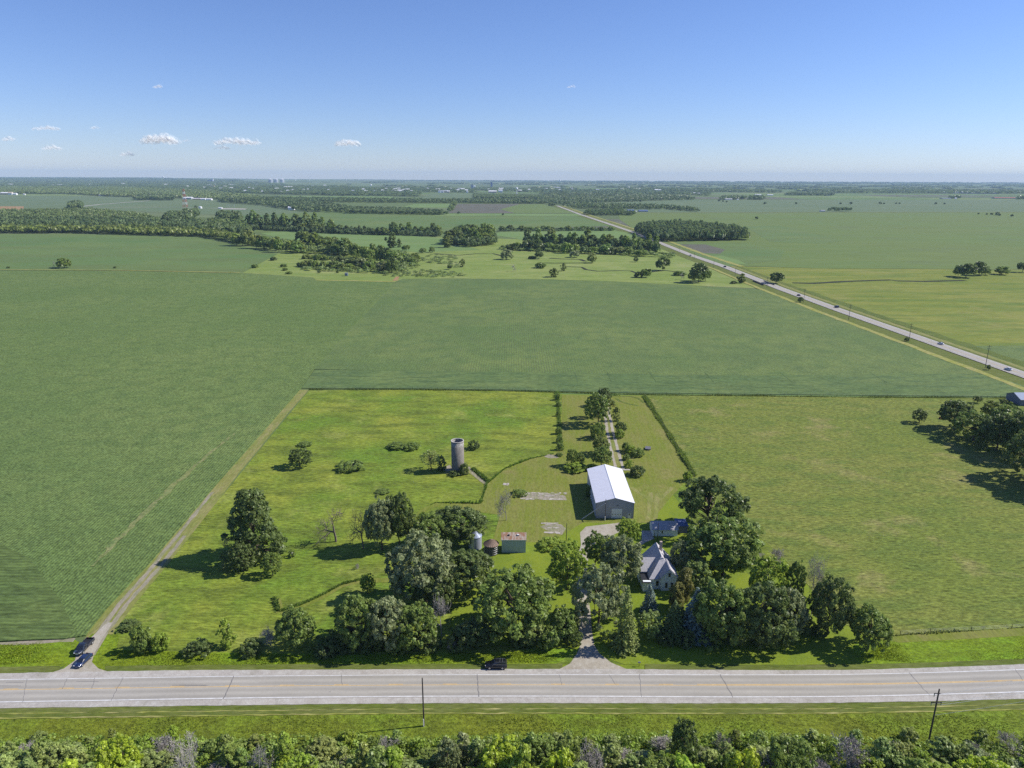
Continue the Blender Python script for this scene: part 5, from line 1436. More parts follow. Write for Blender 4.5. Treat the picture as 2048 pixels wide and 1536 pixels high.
pole('wooden yard pole on the lawn between the shed and the barn', 1132.5, 1082, 1046, .12)
pole('wooden meter pole in front of the barn overhead door', 1210, 1041, 998, .13, guard=1.6)
pole('wooden pole in front of the garage, right one of two', 1314.5, 1084, 1046, .11)
pole('shorter wooden pole in front of the garage, left one of two', 1308, 1086, 1064, .12)
wr = MB()
a_, b_ = P(1163, 1039.5), P(1210, 1041)
ag = MB().tube(a_ + Vector((0, 0, .15)), b_ + Vector((-.1, -.15, 6.4)), .16, .16, 8).build('sloping_pipe', plain('pale_pipe', (.42, .41, .40, 1), .6))  # plain pale tube from the pole top down to the ground
tag(ag, 'long pale pipe sloping from the meter pole to the ground left of the barn', 'pipe')
tp = Vector((pb.x, pb.y, pH))
for k, (dx, dz) in enumerate(((-.9, -1.4), (-1.1, -3.6), (.8, -3.8), (.1, -6.2))):
    a = tp + Vector((dx, 0, dz)); b = Vector((a.x + 70, a.y + 16, a.z + 1))
    for i in range(12):
        s0, s1 = i / 12, (i + 1) / 12
        f = lambda s: a.lerp(b, s) - Vector((0, 0, 5.0 * s * (1 - s)))
        wr.tube(f(s0), f(s1), .022, n=4, cap=False)
tag(wr.build('power_line', plain('pale_wire', (.45, .47, .5, 1), .5)), 'thin sagging wires running right from the leaning crossarm pole', 'power line')
for i, (u, vb, vt) in enumerate(((1970, 737, 690), (1817.5, 683.5, 647), (1697, 640.5, 609), (1607, 605, 577), (1533.5, 576, 553), (1470, 552, 534), (1427, 535.5, 519), (1388, 520, 505), (1358, 507.5, 493))):
    pole('tall thin pole beside the county road, %s from the right edge' % ORD[i], u, vb, vt, .17, ((.7, -1.1, 1.1), (2.2, -1.1, 1.1)) if i < 5 else (), group='power poles along the county road')
mb_ = P(1278, 1333)
mx = empty('mailbox', mb_, R(90)); tag(mx, 'small dark mailbox on a post at the lawn edge by the highway', 'mailbox')
MB().tube((0, 0, 0), (0, 0, 1.0), .06).build('post', M_WOODPOLE, mx)
MB().prism([(-.14, 1.0), (.14, 1.0), (.14, 1.18), (.08, 1.28), (-.08, 1.28), (-.14, 1.18)], -.3, .3).build('box', M_DARKTRIM, mx)

# ------------------------------------------------------------------ vehicles
def paint(name, c, rough=.25):
    k = NT(name)
    b = k.bsdf(c, rough, .5, .25)
    b.inputs['Coat Weight'].default_value = .6
    b.inputs['Coat Roughness'].default_value = .08
    return k.m
M_TYRE = plain('tyre_rubber', (.018, .018, .02, 1), .85, .2)
M_RIM = plain('alloy_rim', (.45, .46, .48, 1), .35, .5, .6)
M_LAMP = plain('headlamp_glass', (.75, .77, .8, 1), .15, .7, var=.02)
M_TAIL = plain('tail_lamp_red', (.30, .02, .02, 1), .25, .6, var=.02)

def loft(secs):
    """closed body from cross sections along x: (x, half width low, half width high, z low, z high)"""
    m = MB(); vs = []
    for x, wl_, wh, zl, zh in secs:
        zm = zl + (zh - zl) * .55
        vs += [(x, -wl_, zl), (x, -max(wl_, wh), zm), (x, -wh, zh), (x, wh, zh), (x, max(wl_, wh), zm), (x, wl_, zl)]
    n = len(secs); fs = []
    for i in range(n - 1):
        for j in range(6):
            a, b = i * 6 + j, i * 6 + (j + 1) % 6
            fs.append([a, b, b + 6, a + 6])
    fs += [list(range(5, -1, -1)), list(range((n - 1) * 6, n * 6))]
    return m.add(vs, fs)

def vehicle(name, kind, base, heading, mat, label, cat, group=None):
    root = empty(name, base, heading); tag(root, label, cat, group)
    if kind == 'sedan':
        Ln, Wd, wb, wr_ = 4.7, .9, 1.38, .33
        body = loft([(-2.35, .7, .66, .42, .82), (-2.2, .86, .78, .28, .95), (-1.3, .9, .84, .22, .98), (0, .9, .85, .22, .95), (1.1, .9, .84, .22, .92), (1.9, .88, .78, .25, .82), (2.25, .8, .7, .3, .7), (2.35, .68, .6, .4, .6)])
        cab = [(-1.95, .70, .62, .94, .97), (-1.1, .80, .60, .93, 1.40), (-.1, .80, .62, .93, 1.46), (.45, .80, .60, .92, 1.38), (1.25, .76, .66, .90, .93)]
    elif kind == 'suv':
        Ln, Wd, wb, wr_ = 5.1, .98, 1.5, .39
        body = loft([(-2.55, .88, .86, .5, 1.08), (-2.45, .96, .92, .36, 1.14), (-1, .98, .93, .3, 1.14), (.8, .98, .93, .3, 1.13), (1.5, .97, .90, .3, 1.10), (2.35, .93, .84, .34, .98), (2.55, .82, .76, .45, .85)])
        cab = [(-2.48, .90, .80, 1.12, 1.2), (-2.25, .90, .76, 1.12, 1.76), (-1, .90, .76, 1.12, 1.83), (.1, .90, .74, 1.12, 1.80), (.55, .90, .72, 1.11, 1.70), (1.3, .86, .78, 1.08, 1.13)]
    else:
        Ln, Wd, wb, wr_ = 5.8, 1.0, 1.85, .42
        body = loft([(.0, .97, .93, .42, 1.2), (1.55, .98, .93, .42, 1.18), (1.9, .98, .9, .42, 1.16), (2.7, .95, .86, .45, 1.08), (2.92, .85, .8, .5, .95)])
        bed = MB().box(-2.9, 0, -.98, .98, .45, .8)
        for s in (-1, 1): bed.box(-2.9, 0, s * .98 - (.1 if s > 0 else 0), s * .98 + (.1 if s < 0 else 0), .8, 1.2)
        bed.box(-2.9, -2.8, -.88, .88, .8, 1.18)
        cab = [(-.15, .9, .78, 1.15, 1.2), (.0, .9, .76, 1.15, 1.82), (.6, .9, .76, 1.15, 1.88), (1.2, .9, .74, 1.15, 1.80), (1.9, .88, .78, 1.14, 1.18)]
    bo = body.build('body', mat, root, True)
    if kind == 'pickup':
        bed.build('cargo_bed', mat, root)
        MB().box(-2.78, -.06, -.86, .86, .8, .83).build('bed_floor', M_BLACK, root)
    loft(cab).build('window', M_GLASS, root)
    # roof and pillars over the glass
    top = [c for c in cab if c[4] > 1.3]
    rfm = MB()
    for a, b in zip(top, top[1:]):
        rfm.slab([(a[0], -a[2] - .02, a[4] + .03), (b[0], -b[2] - .02, b[4] + .03), (b[0], b[2] + .02, b[4] + .03), (a[0], a[2] + .02, a[4] + .03)], .06)
    rfm.build('roof', mat, root)
    pl = MB()
    for s in (-1, 1):
        for i, c in enumerate(cab[1:-1]):
            pl.tube((c[0] if 0 < i else c[0], s * (c[1] + .005), c[3]), (c[0], s * (c[2] + .01), c[4]), .04, n=4)
        for a, b in ((cab[-1], cab[-2]), (cab[0], cab[1])):
            pl.tube((a[0], s * a[2], a[4]), (b[0], s * b[2], b[4]), .045, n=4)
    pl.build('pillar', mat, root)
    for sx in (-1, 1):
        for sy in (-1, 1):
            x, y = sx * wb, sy * (Wd - .12)
            wh = MB().tube((x, y - .12, wr_), (x, y + .12, wr_), wr_, n=18).build('wheel', M_TYRE, root)
            MB().tube((x, y + sy * .115, wr_), (x, y + sy * .135, wr_), wr_ * .62, n=14).build('rim', M_RIM, wh)
    xf = {'sedan': 2.24, 'suv': 2.45, 'pickup': 2.86}[kind]; zf = {'sedan': .62, 'suv': .82, 'pickup': .92}[kind]
    for s in (-1, 1):
        MB().box(xf - .08, xf + .08, s * .62 - .17, s * .62 + .17, zf - .07, zf + .09).build('headlight', M_LAMP, root)
        xb = -{'sedan': 2.3, 'suv': 2.52, 'pickup': 2.92}[kind]
        MB().box(xb - .05, xb + .05, s * .72 - .1, s * .72 + .1, zf + .02, zf + .28).build('tail_light', M_TAIL, root)
        MB().box(.75, .95, s * (Wd + .06) - .08, s * (Wd + .06) + .08, {'sedan': .95, 'suv': 1.15, 'pickup': 1.22}[kind], {'sedan': 1.08, 'suv': 1.32, 'pickup': 1.45}[kind]).build('mirror', mat, root)
    MB().box(xf + .02, xf + .1, -.3, .3, zf - .28, zf - .16).build('number_plate', M_TRIM, root)
    MB().box(xf - .02, xf + .07, -.42, .42, zf - .12, zf + .04).build('grille', M_RIM if kind == 'pickup' else M_BLACK, root)
    if kind == 'suv':
        for s in (-1, 1): MB().tube((-2.1, s * .66, 1.9), (.1, s * .66, 1.88), .025, n=4).build('roof_rail', M_RIM, root)
        for x in (-.9, -1.5): MB().tube((x, -.66, 1.9), (x, .66, 1.9), .03, n=4).build('crossbar', M_RIM, root)
    return root
PB, PN, PW, PR_, PS = paint('black_paint', (.012, .013, .018, 1)), paint('navy_paint', (.02, .035, .10, 1)), paint('white_paint', (.7, .71, .73, 1)), paint('maroon_paint', (.12, .02, .06, 1)), paint('silver_paint', (.35, .37, .40, 1))
PD = paint('dark_slate_paint', (.022, .028, .045, 1))
sp0 = P(992, 1340.5) + Vector((0, .9, .16))
vehicle('parked_suv', 'suv', sp0, R(180), PB, 'black sport utility car parked on the far shoulder of the highway', 'car')
f0, r0 = P(157, 1312), P(177, 1290)
vehicle('pickup_truck', 'pickup', ((f0 + r0) / 2) + Vector((0, .4, .12)), math.atan2(f0.y - r0.y, f0.x - r0.x), PD, 'dark pickup truck stopped in the field lane mouth behind the blue sedan', 'pickup truck')
f0, r0 = P(156, 1336.5), P(176, 1318)
vehicle('parked_car', 'sedan', ((f0 + r0) / 2) + Vector((0, .3, .14)), math.atan2(f0.y - r0.y, f0.x - r0.x), PN, 'dark blue sedan stopped in front of the pickup truck at the lane mouth', 'car')
for u, v, kd, hd, mt, lb in ((2016, 741.5, 'sedan', 100, PW, 'white car on the county road, nearest the right edge'), (1881, 690, 'sedan', 100, PW, 'white car on the county road behind the nearest white one'),
                         (1673, 616, 'suv', 95, PN, 'dark blue car on the county road between two poles'), (1597.5, 592.5, 'sedan', -85, PR_, 'maroon car on the county road beyond the dark blue one'),
                         (1449.5, 535, 'suv', 95, PB, 'black car on the county road past the creek bridge'), (1381, 512, 'sedan', 95, PS, 'tiny silver car far along the county road')):
    b = P(u, v); b.z = .52
    vehicle('moving_car', kd, b, R(hd), mt, lb, 'car')
rb = P(1884, 838)
rt = empty('lawn_tractor', (rb.x, rb.y, 0), .3); tag(rt, 'small red tractor under the left oak of the neighbouring grove', 'tractor')
M_RED = paint('red_paint', (.42, .03, .03, 1), .4)
loft([(-.2, .3, .25, .5, .95), (1.1, .3, .25, .5, .9), (1.3, .22, .2, .55, .8)]).build('hood', M_RED, rt)
MB().box(-1.2, -.2, -.55, .55, .55, .8).build('fender', M_RED, rt)
MB().box(-.9, -.5, -.22, .22, .8, 1.25).build('seat', M_BLACK, rt)
for x, r in ((-.75, .5), (.95, .28)):
    for s in (-1, 1): MB().tube((x, s * .6 - .12, r), (x, s * .6 + .12, r), r, n=14).build('wheel', M_TYRE, rt)
hb = P(693, 552)
ht = empty('hut', hb); tag(ht, 'tiny blue grey hut at the edge of the creek meadow', 'hut')
MB().box(-1.6, 1.6, -1.3, 1.3, .6, 3.2).build('wall', plain('blue_board', (.16, .20, .30, 1), .8), ht)
MB().slab([(-1.8, -1.5, 3.2), (1.8, -1.5, 3.2), (1.8, 1.5, 3.6), (-1.8, 1.5, 3.6)], .1).build('roof', M_DARKTRIM, ht)
for sx in (-1, 1):
    for sy in (-1, 1): MB().tube((sx * 1.4, sy * 1.1, 0), (sx * 1.4, sy * 1.1, .6), .1).build('leg', M_WOODPOLE, ht)
br = P(1527, 567)
bg_ = empty('road_bridge', (br.x, br.y, 0), math.atan2(hw[4].x - hw[5].x, hw[5].y - hw[4].y)); tag(bg_, 'low dark bridge railing where the county road crosses the creek', 'bridge')
for s in (-1, 1):
    MB().box(s * 5.9 - .15, s * 5.9 + .15, -16, 16, .2, 1.3).build('railing', plain('dark_rail', (.06, .06, .08, 1), .7), bg_)

# ------------------------------------------------------------------ far buildings
FB = {}
def fmat(key, c): 
    if key not in FB: FB[key] = plain('far_' + key, c, .6, .3, var=.05)
    return FB[key]
WHT = lambda: fmat('white', (.74, .74, .76, 1))
def farb(name, u, v, wpx, hpx, wall, roof, label, deep=None, cat='building', gable=True):
    b = P(u, v); f = proj(b)[2]; s = f / FPX
    W_, H_ = wpx * s, max(hpx * s, 4.0)
    if name == 'town_building': H_ = max(H_, 17.0)
    D_ = deep or min(W_ * .7, 40)
    root = empty(name, b); tag(root, label, cat)
    e = H_ * (.68 if gable else 1)
    MB().box(-W_ / 2, W_ / 2, 0, D_, 0, e).build('wall', wall, root)
    if gable: MB().prism([(-.3, e), (D_ + .3, e), (D_ / 2, H_)], -W_ / 2 - .3, W_ / 2 + .3, axis='x').build('roof', roof, root)
    else: MB().box(-W_ / 2 - .3, W_ / 2 + .3, -.3, D_ + .3, e, e + .4).build('roof', roof, root)
    return root
w_, gr_, rd_, bl_, tn_ = WHT(), fmat('grey', (.38, .40, .44, 1)), fmat('red', (.42, .10, .08, 1)), fmat('blue', (.15, .20, .36, 1)), fmat('tan', (.55, .45, .34, 1))
for i, (u, v, wp, hp, wa, ro, lb) in enumerate((
        (208, 392, 22, 3, gr_, w_, 'long white roofed shed before the wooded town, left of a smaller one'), (226, 392.5, 6, 3, w_, w_, 'small white shed right of the long white one by the town'),
        (234, 393, 3, 4, w_, w_, 'tiny white bin house at the field edge by the town'), (374, 398.5, 17, 4.5, gr_, w_, 'white farm shed right behind the red and white mast'),
        (393, 399, 16, 2.6, rd_, w_, 'low reddish shed right of the mast'), (406, 400, 9, 3.5, w_, w_, 'pale shed between mast and substation'), (417, 400.5, 11, 3.5, w_, w_, 'white open shed above the substation'),
        (8, 389.5, 16, 5, tn_, w_, 'tan building at the left edge before the wooded town'), (20, 390, 8, 6, w_, tn_, 'taller pale building second at the left edge'), (29, 390, 7, 4, w_, w_, 'white building third at the left edge'), (48, 390, 4, 2.5, w_, w_, 'small white house alone at the left field edge'),
        (582, 420, 12, 7, w_, w_, 'white machine shed with pale drive at the field corner'), (653, 421, 12, 4, tn_, gr_, 'tan farmhouse among trees left of the belt'), (620, 418, 8, 3.5, gr_, bl_, 'grey roofed house among the trees by the white machine shed'),
        (1050, 370.6, 2, 1.5, w_, w_, 'tiny white house far beyond the town'), (1262, 422.5, 13, 3, bl_, bl_, 'blue roofed farm shed, left one of two'), (1287, 423.5, 18, 3.2, bl_, bl_, 'blue roofed farm shed, right one of two'), (1270, 424.5, 8, 2.5, tn_, w_, 'pale low shed between the two blue roofs'), (1222, 428, 12, 3.5, gr_, w_, 'white roofed house hidden by the belt near the blue sheds'),
        (1458, 399.8, 14, 2.4, gr_, w_, 'long white farm shed before the dark grove'), (1476, 399.8, 4, 1.8, w_, w_, 'small white shed in the dark grove'), (1517, 391, 12, 2.4, w_, w_, 'white far shed, left one of two right of the grove'), (1541, 391, 11, 2.2, w_, w_, 'white far shed, right one of two right of the grove'),
        (1646, 423.3, 9, 3, gr_, gr_, 'grey farm building beside the small field grove'), (1655, 391.3, 8, 1.6, gr_, gr_, 'grey shed at the end of the dark wood strip'),
        (1757, 385.3, 12, 1.8, w_, gr_, 'pale industrial hall, first of the far right row'), (1772, 385.3, 13, 1.8, w_, w_, 'pale industrial hall, second of the far right row'), (1796, 385.3, 6, 1.4, w_, w_, 'pale small hall, third of the far right row'),
        (1843, 385.5, 15, 3, w_, w_, 'white block hall in the far right row'), (1880, 386.5, 24, 3, bl_, gr_, 'grey long hall right of the white block hall'), (1912, 386.8, 14, 3, bl_, w_, 'white roofed hall before the longest one'), (1934, 387, 18, 3.5, bl_, w_, 'big white roofed hall left of the longest one'), (1971, 387.3, 54, 2.2, bl_, w_, 'longest white hall at the far right'),
        (1895, 398, 18, 1.8, gr_, gr_, 'low grey farm roof far right in the fields'), (1912, 398, 4, 2.5, w_, w_, 'white house of the far right field farm'), (2014, 397.5, 46, 2.5, gr_, rd_, 'long brownish shed row by the right edge'),
        (1335, 387.5, 18, 3, gr_, bl_, 'dark long hall right of the town wood'), (1352, 387, 8, 3, w_, w_, 'white hall beside the dark long hall'), (1376, 388, 8, 2, w_, w_, 'white shed right of the dark long hall'), (1390, 388, 6, 3, w_, w_, 'white house left of the green wood block'), (1402, 389, 15, 3, gr_, gr_, 'grey green hall right of the white house'))):
    farb('farm_building', u, v, wp, hp, wa, ro, lb)
rt_ = random.Random(44)
towns = []
for u, v in ((104, 363.5), (148, 361), (272, 359), (284, 359.5), (106, 373), (118, 372), (60, 366), (225, 366), (245, 369), (330, 371), (352, 364), (372, 375), (20, 371), (180, 371)): towns.append((u, v))
for i in range(78):
    if i < 26: u, v = rt_.uniform(400, 660), rt_.uniform(371, 388)
    elif i < 66: u, v = rt_.uniform(700, 1060), rt_.uniform(379.5, 386.5)
    else: u, v = rt_.uniform(1060, 1330), rt_.uniform(377, 385)
    towns.append((u, v))
towns.sort()
twm = [w_, w_, w_, w_, gr_, tn_, rd_]
SEC = ((200, 'left edge'), (400, 'radio mast'), (480, 'orange school'), (560, 'grain tanks'), (660, 'wind turbines'), (800, 'water tower ball'), (860, 'red fronted store'), (950, 'feed mill'), (1000, 'chimney block'), (1060, 'right water tower'), (1140, 'county road end'), (1400, 'far wood'))
cnt = {}
for u, v in towns:
    sec = next(n for x, n in SEC if u < x)
    cnt[sec] = cnt.get(sec, -1) + 1
    farb('town_building', u, v, rt_.uniform(3, 9), rt_.uniform(1.8, 3.4), rt_.choice(twm), rt_.choice([w_, w_, w_, gr_]), 'small pale town building near the %s, %s from the left' % (sec, ORD[cnt[sec]]))['group'] = 'small buildings of the distant town'
farb('store', 781, 384.5, 38, 3.5, rd_, w_, 'long red fronted store with white roof in the town', gable=False)
farb('warehouse', 862, 382.8, 46, 2.2, w_, w_, 'long low white warehouse row in the town', gable=False)
farb('factory', 985, 386.2, 16, 5, tn_, w_, 'tan white factory hall left of the right water tower')
def tank(name, u, v, wpx, hpx, mat, label, cat='tank'):
    b = P(u, v); s = proj(b)[2] / FPX
    r, h = wpx * s / 2, hpx * s
    root = empty(name, b); tag(root, label, cat)
    MB().lathe([(r, 0), (r, h * .85)], 20).build('wall', mat, root, True)
    MB().lathe([(r * 1.03, h * .84), (.05, h)], 20).build('roof', w_, root)
for u, l in ((541.5, 'left'), (552.5, 'middle'), (564.5, 'right')): tank('grain_tank', u, 366, 8.5, 8.5, gr_, '%s one of three large grain tanks on the town skyline' % l)
tank('feed_bin', 949, 376, 4, 5, w_, 'white bin beside the dark feed mill'); tank('storage_dome', 401, 417, 6.5, 4.6, w_, 'small white domed hut in the field right of the mast', 'hut')
farb('feed_mill', 944, 377, 5, 8, gr_, gr_, 'dark feed mill tower in the town', gable=False)
farb('chimney_block', 983, 374, 4, 10, bl_, bl_, 'tall blue grey block on the town skyline', gable=False)
farb('elevator', 420, 365.5, 10, 5, bl_, gr_, 'blue grey mill building on the left skyline', gable=False); farb('elevator', 426, 365.5, 2.2, 8, w_, w_, 'white elevator tower beside the left mill', gable=False)
farb('school', 424, 376, 8, 4, tn_, tn_, 'orange tan block in the wooded town', gable=False)
farb('control_hut', 440, 417.5, 7, 2.8, w_, w_, 'white control hut at the substation')
def water_tower(u, v, vt, wpx, label):
    b = P(u, v); s = proj(b)[2] / FPX; H = height_to(b, vt); r = wpx * s / 2
    root = empty('water_tower', b); tag(root, label, 'water tower')
    MB().lathe([(r * .5, 0), (r * .22, H * .15), (r * .2, H - r * 1.8)], 14).build('stem', w_, root, True)
    MB().lathe([(r * .22, H - r * 1.85)] + [(r * math.cos(t), H - r + r * .95 * math.sin(t)) for t in [-1.1, -.7, -.35, 0, .35, .7, 1.1, 1.45]] + [(.02, H)], 20).build('tank', w_, root, True)
water_tower(1033.5, 388, 374.5, 5.2, 'white ball water tower right in the town'); water_tower(327.5, 361, 352.5, 3.6, 'white water tower on the left skyline'); water_tower(742, 374, 368, 4, 'white ball water tower in the middle of the town'); water_tower(1119.5, 364.5, 359, 3.4, 'dark far water tower on the middle skyline')
# lattice radio mast
b = P(371, 414.8); s = proj(b)[2] / FPX; H = height_to(b, 378)
mast = empty('radio_mast', b); tag(mast, 'red and white lattice radio mast in the left distance', 'radio mast')
mr, mw = fmat('mast_red', (.45, .06, .05, 1)), w_
w0 = 7.5 * s / 2
for k in range(7):
    z0, z1 = H * k / 7, H * (k + 1) / 7
    a, c = w0 * (1 - .75 * k / 7), w0 * (1 - .75 * (k + 1) / 7)
    m = MB()
    cs = [(-1, -1), (1, -1), (1, 1), (-1, 1)]
    for i in range(4):
        p, q = cs[i], cs[(i + 1) % 4]
        m.tube((p[0] * a, p[1] * a, z0), (p[0] * c, p[1] * c, z1), .42, n=4)
        m.tube((p[0] * a, p[1] * a, z0), (q[0] * c, q[1] * c, z1), .26, n=4)
        m.tube((p[0] * c, p[1] * c, z1), (q[0] * c, q[1] * c, z1), .26, n=4)
    m.build('mast_section', mr if k % 2 == 0 else mw, mast)
# substation gantry
b = P(462, 417); s = proj(b)[2] / FPX
sub = empty('substation_gantry', b); tag(sub, 'grey steel substation frame on a pale gravel pad', 'substation')
for x in (-8, -3, 2, 7):
    MB().tube((x * s, 0, 0), (x * s, 0, 8 * s), .35, n=4).build('column', gr_, sub)
for z in (5, 7.6): MB().tube((-8 * s, 0, z * s), (7 * s, 0, z * s), .3, n=4).build('beam', gr_, sub)
sheet('gravel', [(440, 418.6), (490, 419.4), (494, 417.6), (446, 416.8)], M_GRAVEL, .6)
# wind turbines
for u, vb, vh, ph, l in ((591, 363.5, 352.5, .2, 'left'), (619.5, 363.5, 354.5, .9, 'middle'), (692.5, 364, 355.5, 1.5, 'right')):
    b = P(u, vb); H = height_to(b, vh)
    t = empty('wind_turbine', b); tag(t, '%s one of three white wind turbines on the skyline' % l, 'wind turbine', 'wind turbines on the skyline')
    MB().tube((0, 0, 0), (0, 0, H), H * .055, H * .035, 8).build('tower', w_, t)
    MB().box(-H * .025, H * .025, -H * .05, H * .05, H - H * .02, H + H * .03).build('nacelle', w_, t)
    for k in range(3):
        a = ph + k * 2.0944
        MB().tube((0, -H * .06, H), (math.sin(a) * H * .55, -H * .06, H + math.cos(a) * H * .55), H * .03, H * .012, 5).build('blade', w_, t)
# gentle rise behind the wooded town
hl = MB()
nx, ny = 40, 16
for j in range(ny + 1):
    for i in range(nx + 1):
        x = -19000 + 17500 * i / nx; y = 8000 + 15000 * j / ny
        hl.v.append((x, y, -3 + hill_z(x, y)))
for j in range(ny):
    for i in range(nx):
        a = j * (nx + 1) + i
        hl.f.append([a, a + 1, a + nx + 2, a + nx + 1]); hl.mi.append(0)
o = hl.build('hill', M_BASE, None, True); o['kind'] = 'structure'

# ------------------------------------------------------------------ rough grass: real blades where they show
LAWNS = [o for o in COL.objects if o.name.split('.')[0] in ('lawn', 'drive', 'bare_soil', 'gravel', 'concrete_floor')]
def inside(ps, q):
    r = np.zeros(len(q), bool); j = len(ps) - 1
    for i in range(len(ps)):
        xi, yi = ps[i]; xj, yj = ps[j]
        r ^= ((yi > q[:, 1]) != (yj > q[:, 1])) & (q[:, 0] < (xj - xi) * (q[:, 1] - yi) / (yj - yi + 1e-12) + xi); j = i
    return r
def tufts(name, polys, n, h, w, color, seed, label, lean=(.25, 0)):
    rng = np.random.default_rng(seed)
    qs = []
    areas = []
    P2 = []
    for poly in polys:
        ps = np.array([tuple(P(u, v))[:2] for u, v in poly])
        P2.append(ps)
        x, y = ps[:, 0], ps[:, 1]
        areas.append(abs(np.dot(x, np.roll(y, -1)) - np.dot(y, np.roll(x, -1))) / 2)
    for ps, ar in zip(P2, areas):
        want = int(n * ar / sum(areas)); got = []
        x0, y0 = ps.min(0); x1, y1 = ps.max(0)
        q = rng.uniform((x0, y0), (x1, y1), (int(want * (x1 - x0) * (y1 - y0) / ar), 2))
        ins = np.zeros(len(q), bool); j = len(ps) - 1
        for i in range(len(ps)):
            xi, yi = ps[i]; xj, yj = ps[j]
            ins ^= ((yi > q[:, 1]) != (yj > q[:, 1])) & (q[:, 0] < (xj - xi) * (q[:, 1] - yi) / (yj - yi + 1e-12) + xi); j = i
        q = q[ins]
        for ob in LAWNS:
            if len(ob.data.polygons) == 1: q = q[~inside([v.co[:2] for v in ob.data.vertices], q)]
        # clumpy: keep more where a smooth random field is high
        fld = sum(np.sin(q[:, 0] * a + b) * np.sin(q[:, 1] * c + d) for a, b, c, d in rng.uniform(.03, .3, (6, 4)) * np.array([1, 30, 1, 30]))
        qs.append(np.c_[q, fld])
    q = np.concatenate(qs)
    k = len(q)
    hh = h * np.clip(.75 + .22 * q[:, 2], .3, 1.5) * rng.uniform(.6, 1.4, k)
    ww = w * rng.uniform(.6, 1.4, k)
    a = rng.uniform(0, np.pi, k)
    dx, dy = np.cos(a) * ww / 2, np.sin(a) * ww / 2
    lx, ly = (lean[0] + rng.normal(size=k) * .35) * hh, (lean[1] + rng.normal(size=k) * .35) * hh
    z0 = np.full(k, .02)
    V = np.stack([np.stack([q[:, 0] - dx, q[:, 1] - dy, z0], 1), np.stack([q[:, 0] + dx, q[:, 1] + dy, z0], 1),
                  np.stack([q[:, 0] + dx * .5 + lx, q[:, 1] + dy * .5 + ly, hh], 1), np.stack([q[:, 0] - dx * .5 + lx, q[:, 1] - dy * .5 + ly, hh], 1)], 1).reshape(-1, 3)
    t = np.stack([np.clip(.5 + .07 * q[:, 2] + .14 * rng.normal(size=k), 0, 1), rng.random(k)], 1)
    me = quad_mesh(name, V, t); me.materials.append(GRASS)
    o = link_mesh(name, me, None); o.color = color
    return tag(o, label, 'grass', None, 'stuff')
GRASS = leaf_mat('grass_blades', .35, .7)
tufts('grass', [[(210, 1334), (225, 1300), (400, 1308), (700, 1312), (1000, 1308), (1130, 1296), (1146, 1304), (1096, 1326), (600, 1329)], [(1720, 1318), (1760, 1290), (2048, 1276), (2110, 1274), (2110, 1318), (1850, 1328)], [(-60, 1334), (-60, 1292), (140, 1284), (158, 1296), (128, 1324)]], 26000, .24, .32, (.165, .210, .012, 1), 2, 'bright tall verge grass on the far side of the highway')
tufts('grass', [[(-60, 1700)] + [(u, (1443 if u < 300 else 1436) + random.Random(u).uniform(-7, 7)) for u in range(-60, 2120, 14)] + [(2110, 1690)]], 60000, .2, .28, (.165, .195, .024, 1), 3, 'rank weeds in the ditch on the near side of the highway')

def line_weeds(pts, wd, n, h, w, color, seed, label):
    ps = [P(*p) for p in pts]; l, r = [], []
    for i, p in enumerate(ps):
        d = ps[min(i + 1, len(ps) - 1)] - ps[max(i - 1, 0)]; nn = Vector((-d.y, d.x, 0)).normalized() * wd / 2
        l.append(proj(p + nn)[:2]); r.append(proj(p - nn)[:2])
    tufts('grass', [l + r[::-1]], n, h, w, color, seed, label)
line_weeds([(1288, 793), (1340, 874), (1388, 953)], 2.0, 5000, .8, .5, (.14, .19, .03, 1), 11, 'tall weeds along the pasture fence')
line_weeds([(618, 779.5), (800, 779.5), (1000, 782), (1280, 789.5), (1700, 794.5), (2000, 796.5), (2110, 798)], 1.2, 8000, .5, .5, (.11, .14, .03, 1), 12, 'dark rank grass standing in for the shadow line along the back field fence')  # darker blades imitate the shadow line of the crop edge
line_weeds([(838, 1036), (846, 1020), (872, 1007), (962, 1008.5), (976, 969), (1010, 939), (1062, 919), (1108, 909)], 1.6, 5000, .8, .45, (.12, .19, .025, 1), 13, 'uncut grass rim of the mown lawn')
line_weeds([(944, 938), (960, 950), (978, 966)], 1.2, 900, .9, .4, (.10, .16, .025, 1), 14, 'tall grass edge of the path to the silo')
line_weeds([(562, 1222), (602, 1209), (642, 1191), (682, 1169), (722, 1159)], .9, 900, .6, .4, (.11, .17, .025, 1), 18, 'tall grass edge of the mown trail')
line_weeds([(548, 1196), (556, 1224)], .8, 260, .8, .4, (.09, .14, .025, 1), 19, 'tall grass corner at the end of the mown trail')
line_weeds([(1114, 786), (1117, 830), (1119, 870), (1122, 908)], 1.6, 1500, .9, .45, (.12, .18, .03, 1), 20, 'weeds along the fence left of the back lawn')
line_weeds([(1233, 797), (1242, 803), (1256, 807), (1276, 811)], 1.2, 700, .6, .4, (.12, .19, .025, 1), 15, 'uncut curved rim on the back lawn')
line_weeds([(1217, 791), (1260, 793), (1278, 797), (1288, 805)], 1.2, 700, .6, .4, (.10, .16, .025, 1), 16, 'uncut corner of the back lawn')
line_weeds([(1780, 1274), (1860, 1268), (1942, 1264), (2023, 1259.5), (2105, 1254)], 1.0, 900, .6, .4, (.17, .19, .05, 1), 17, 'rough grass under the short pasture fence')

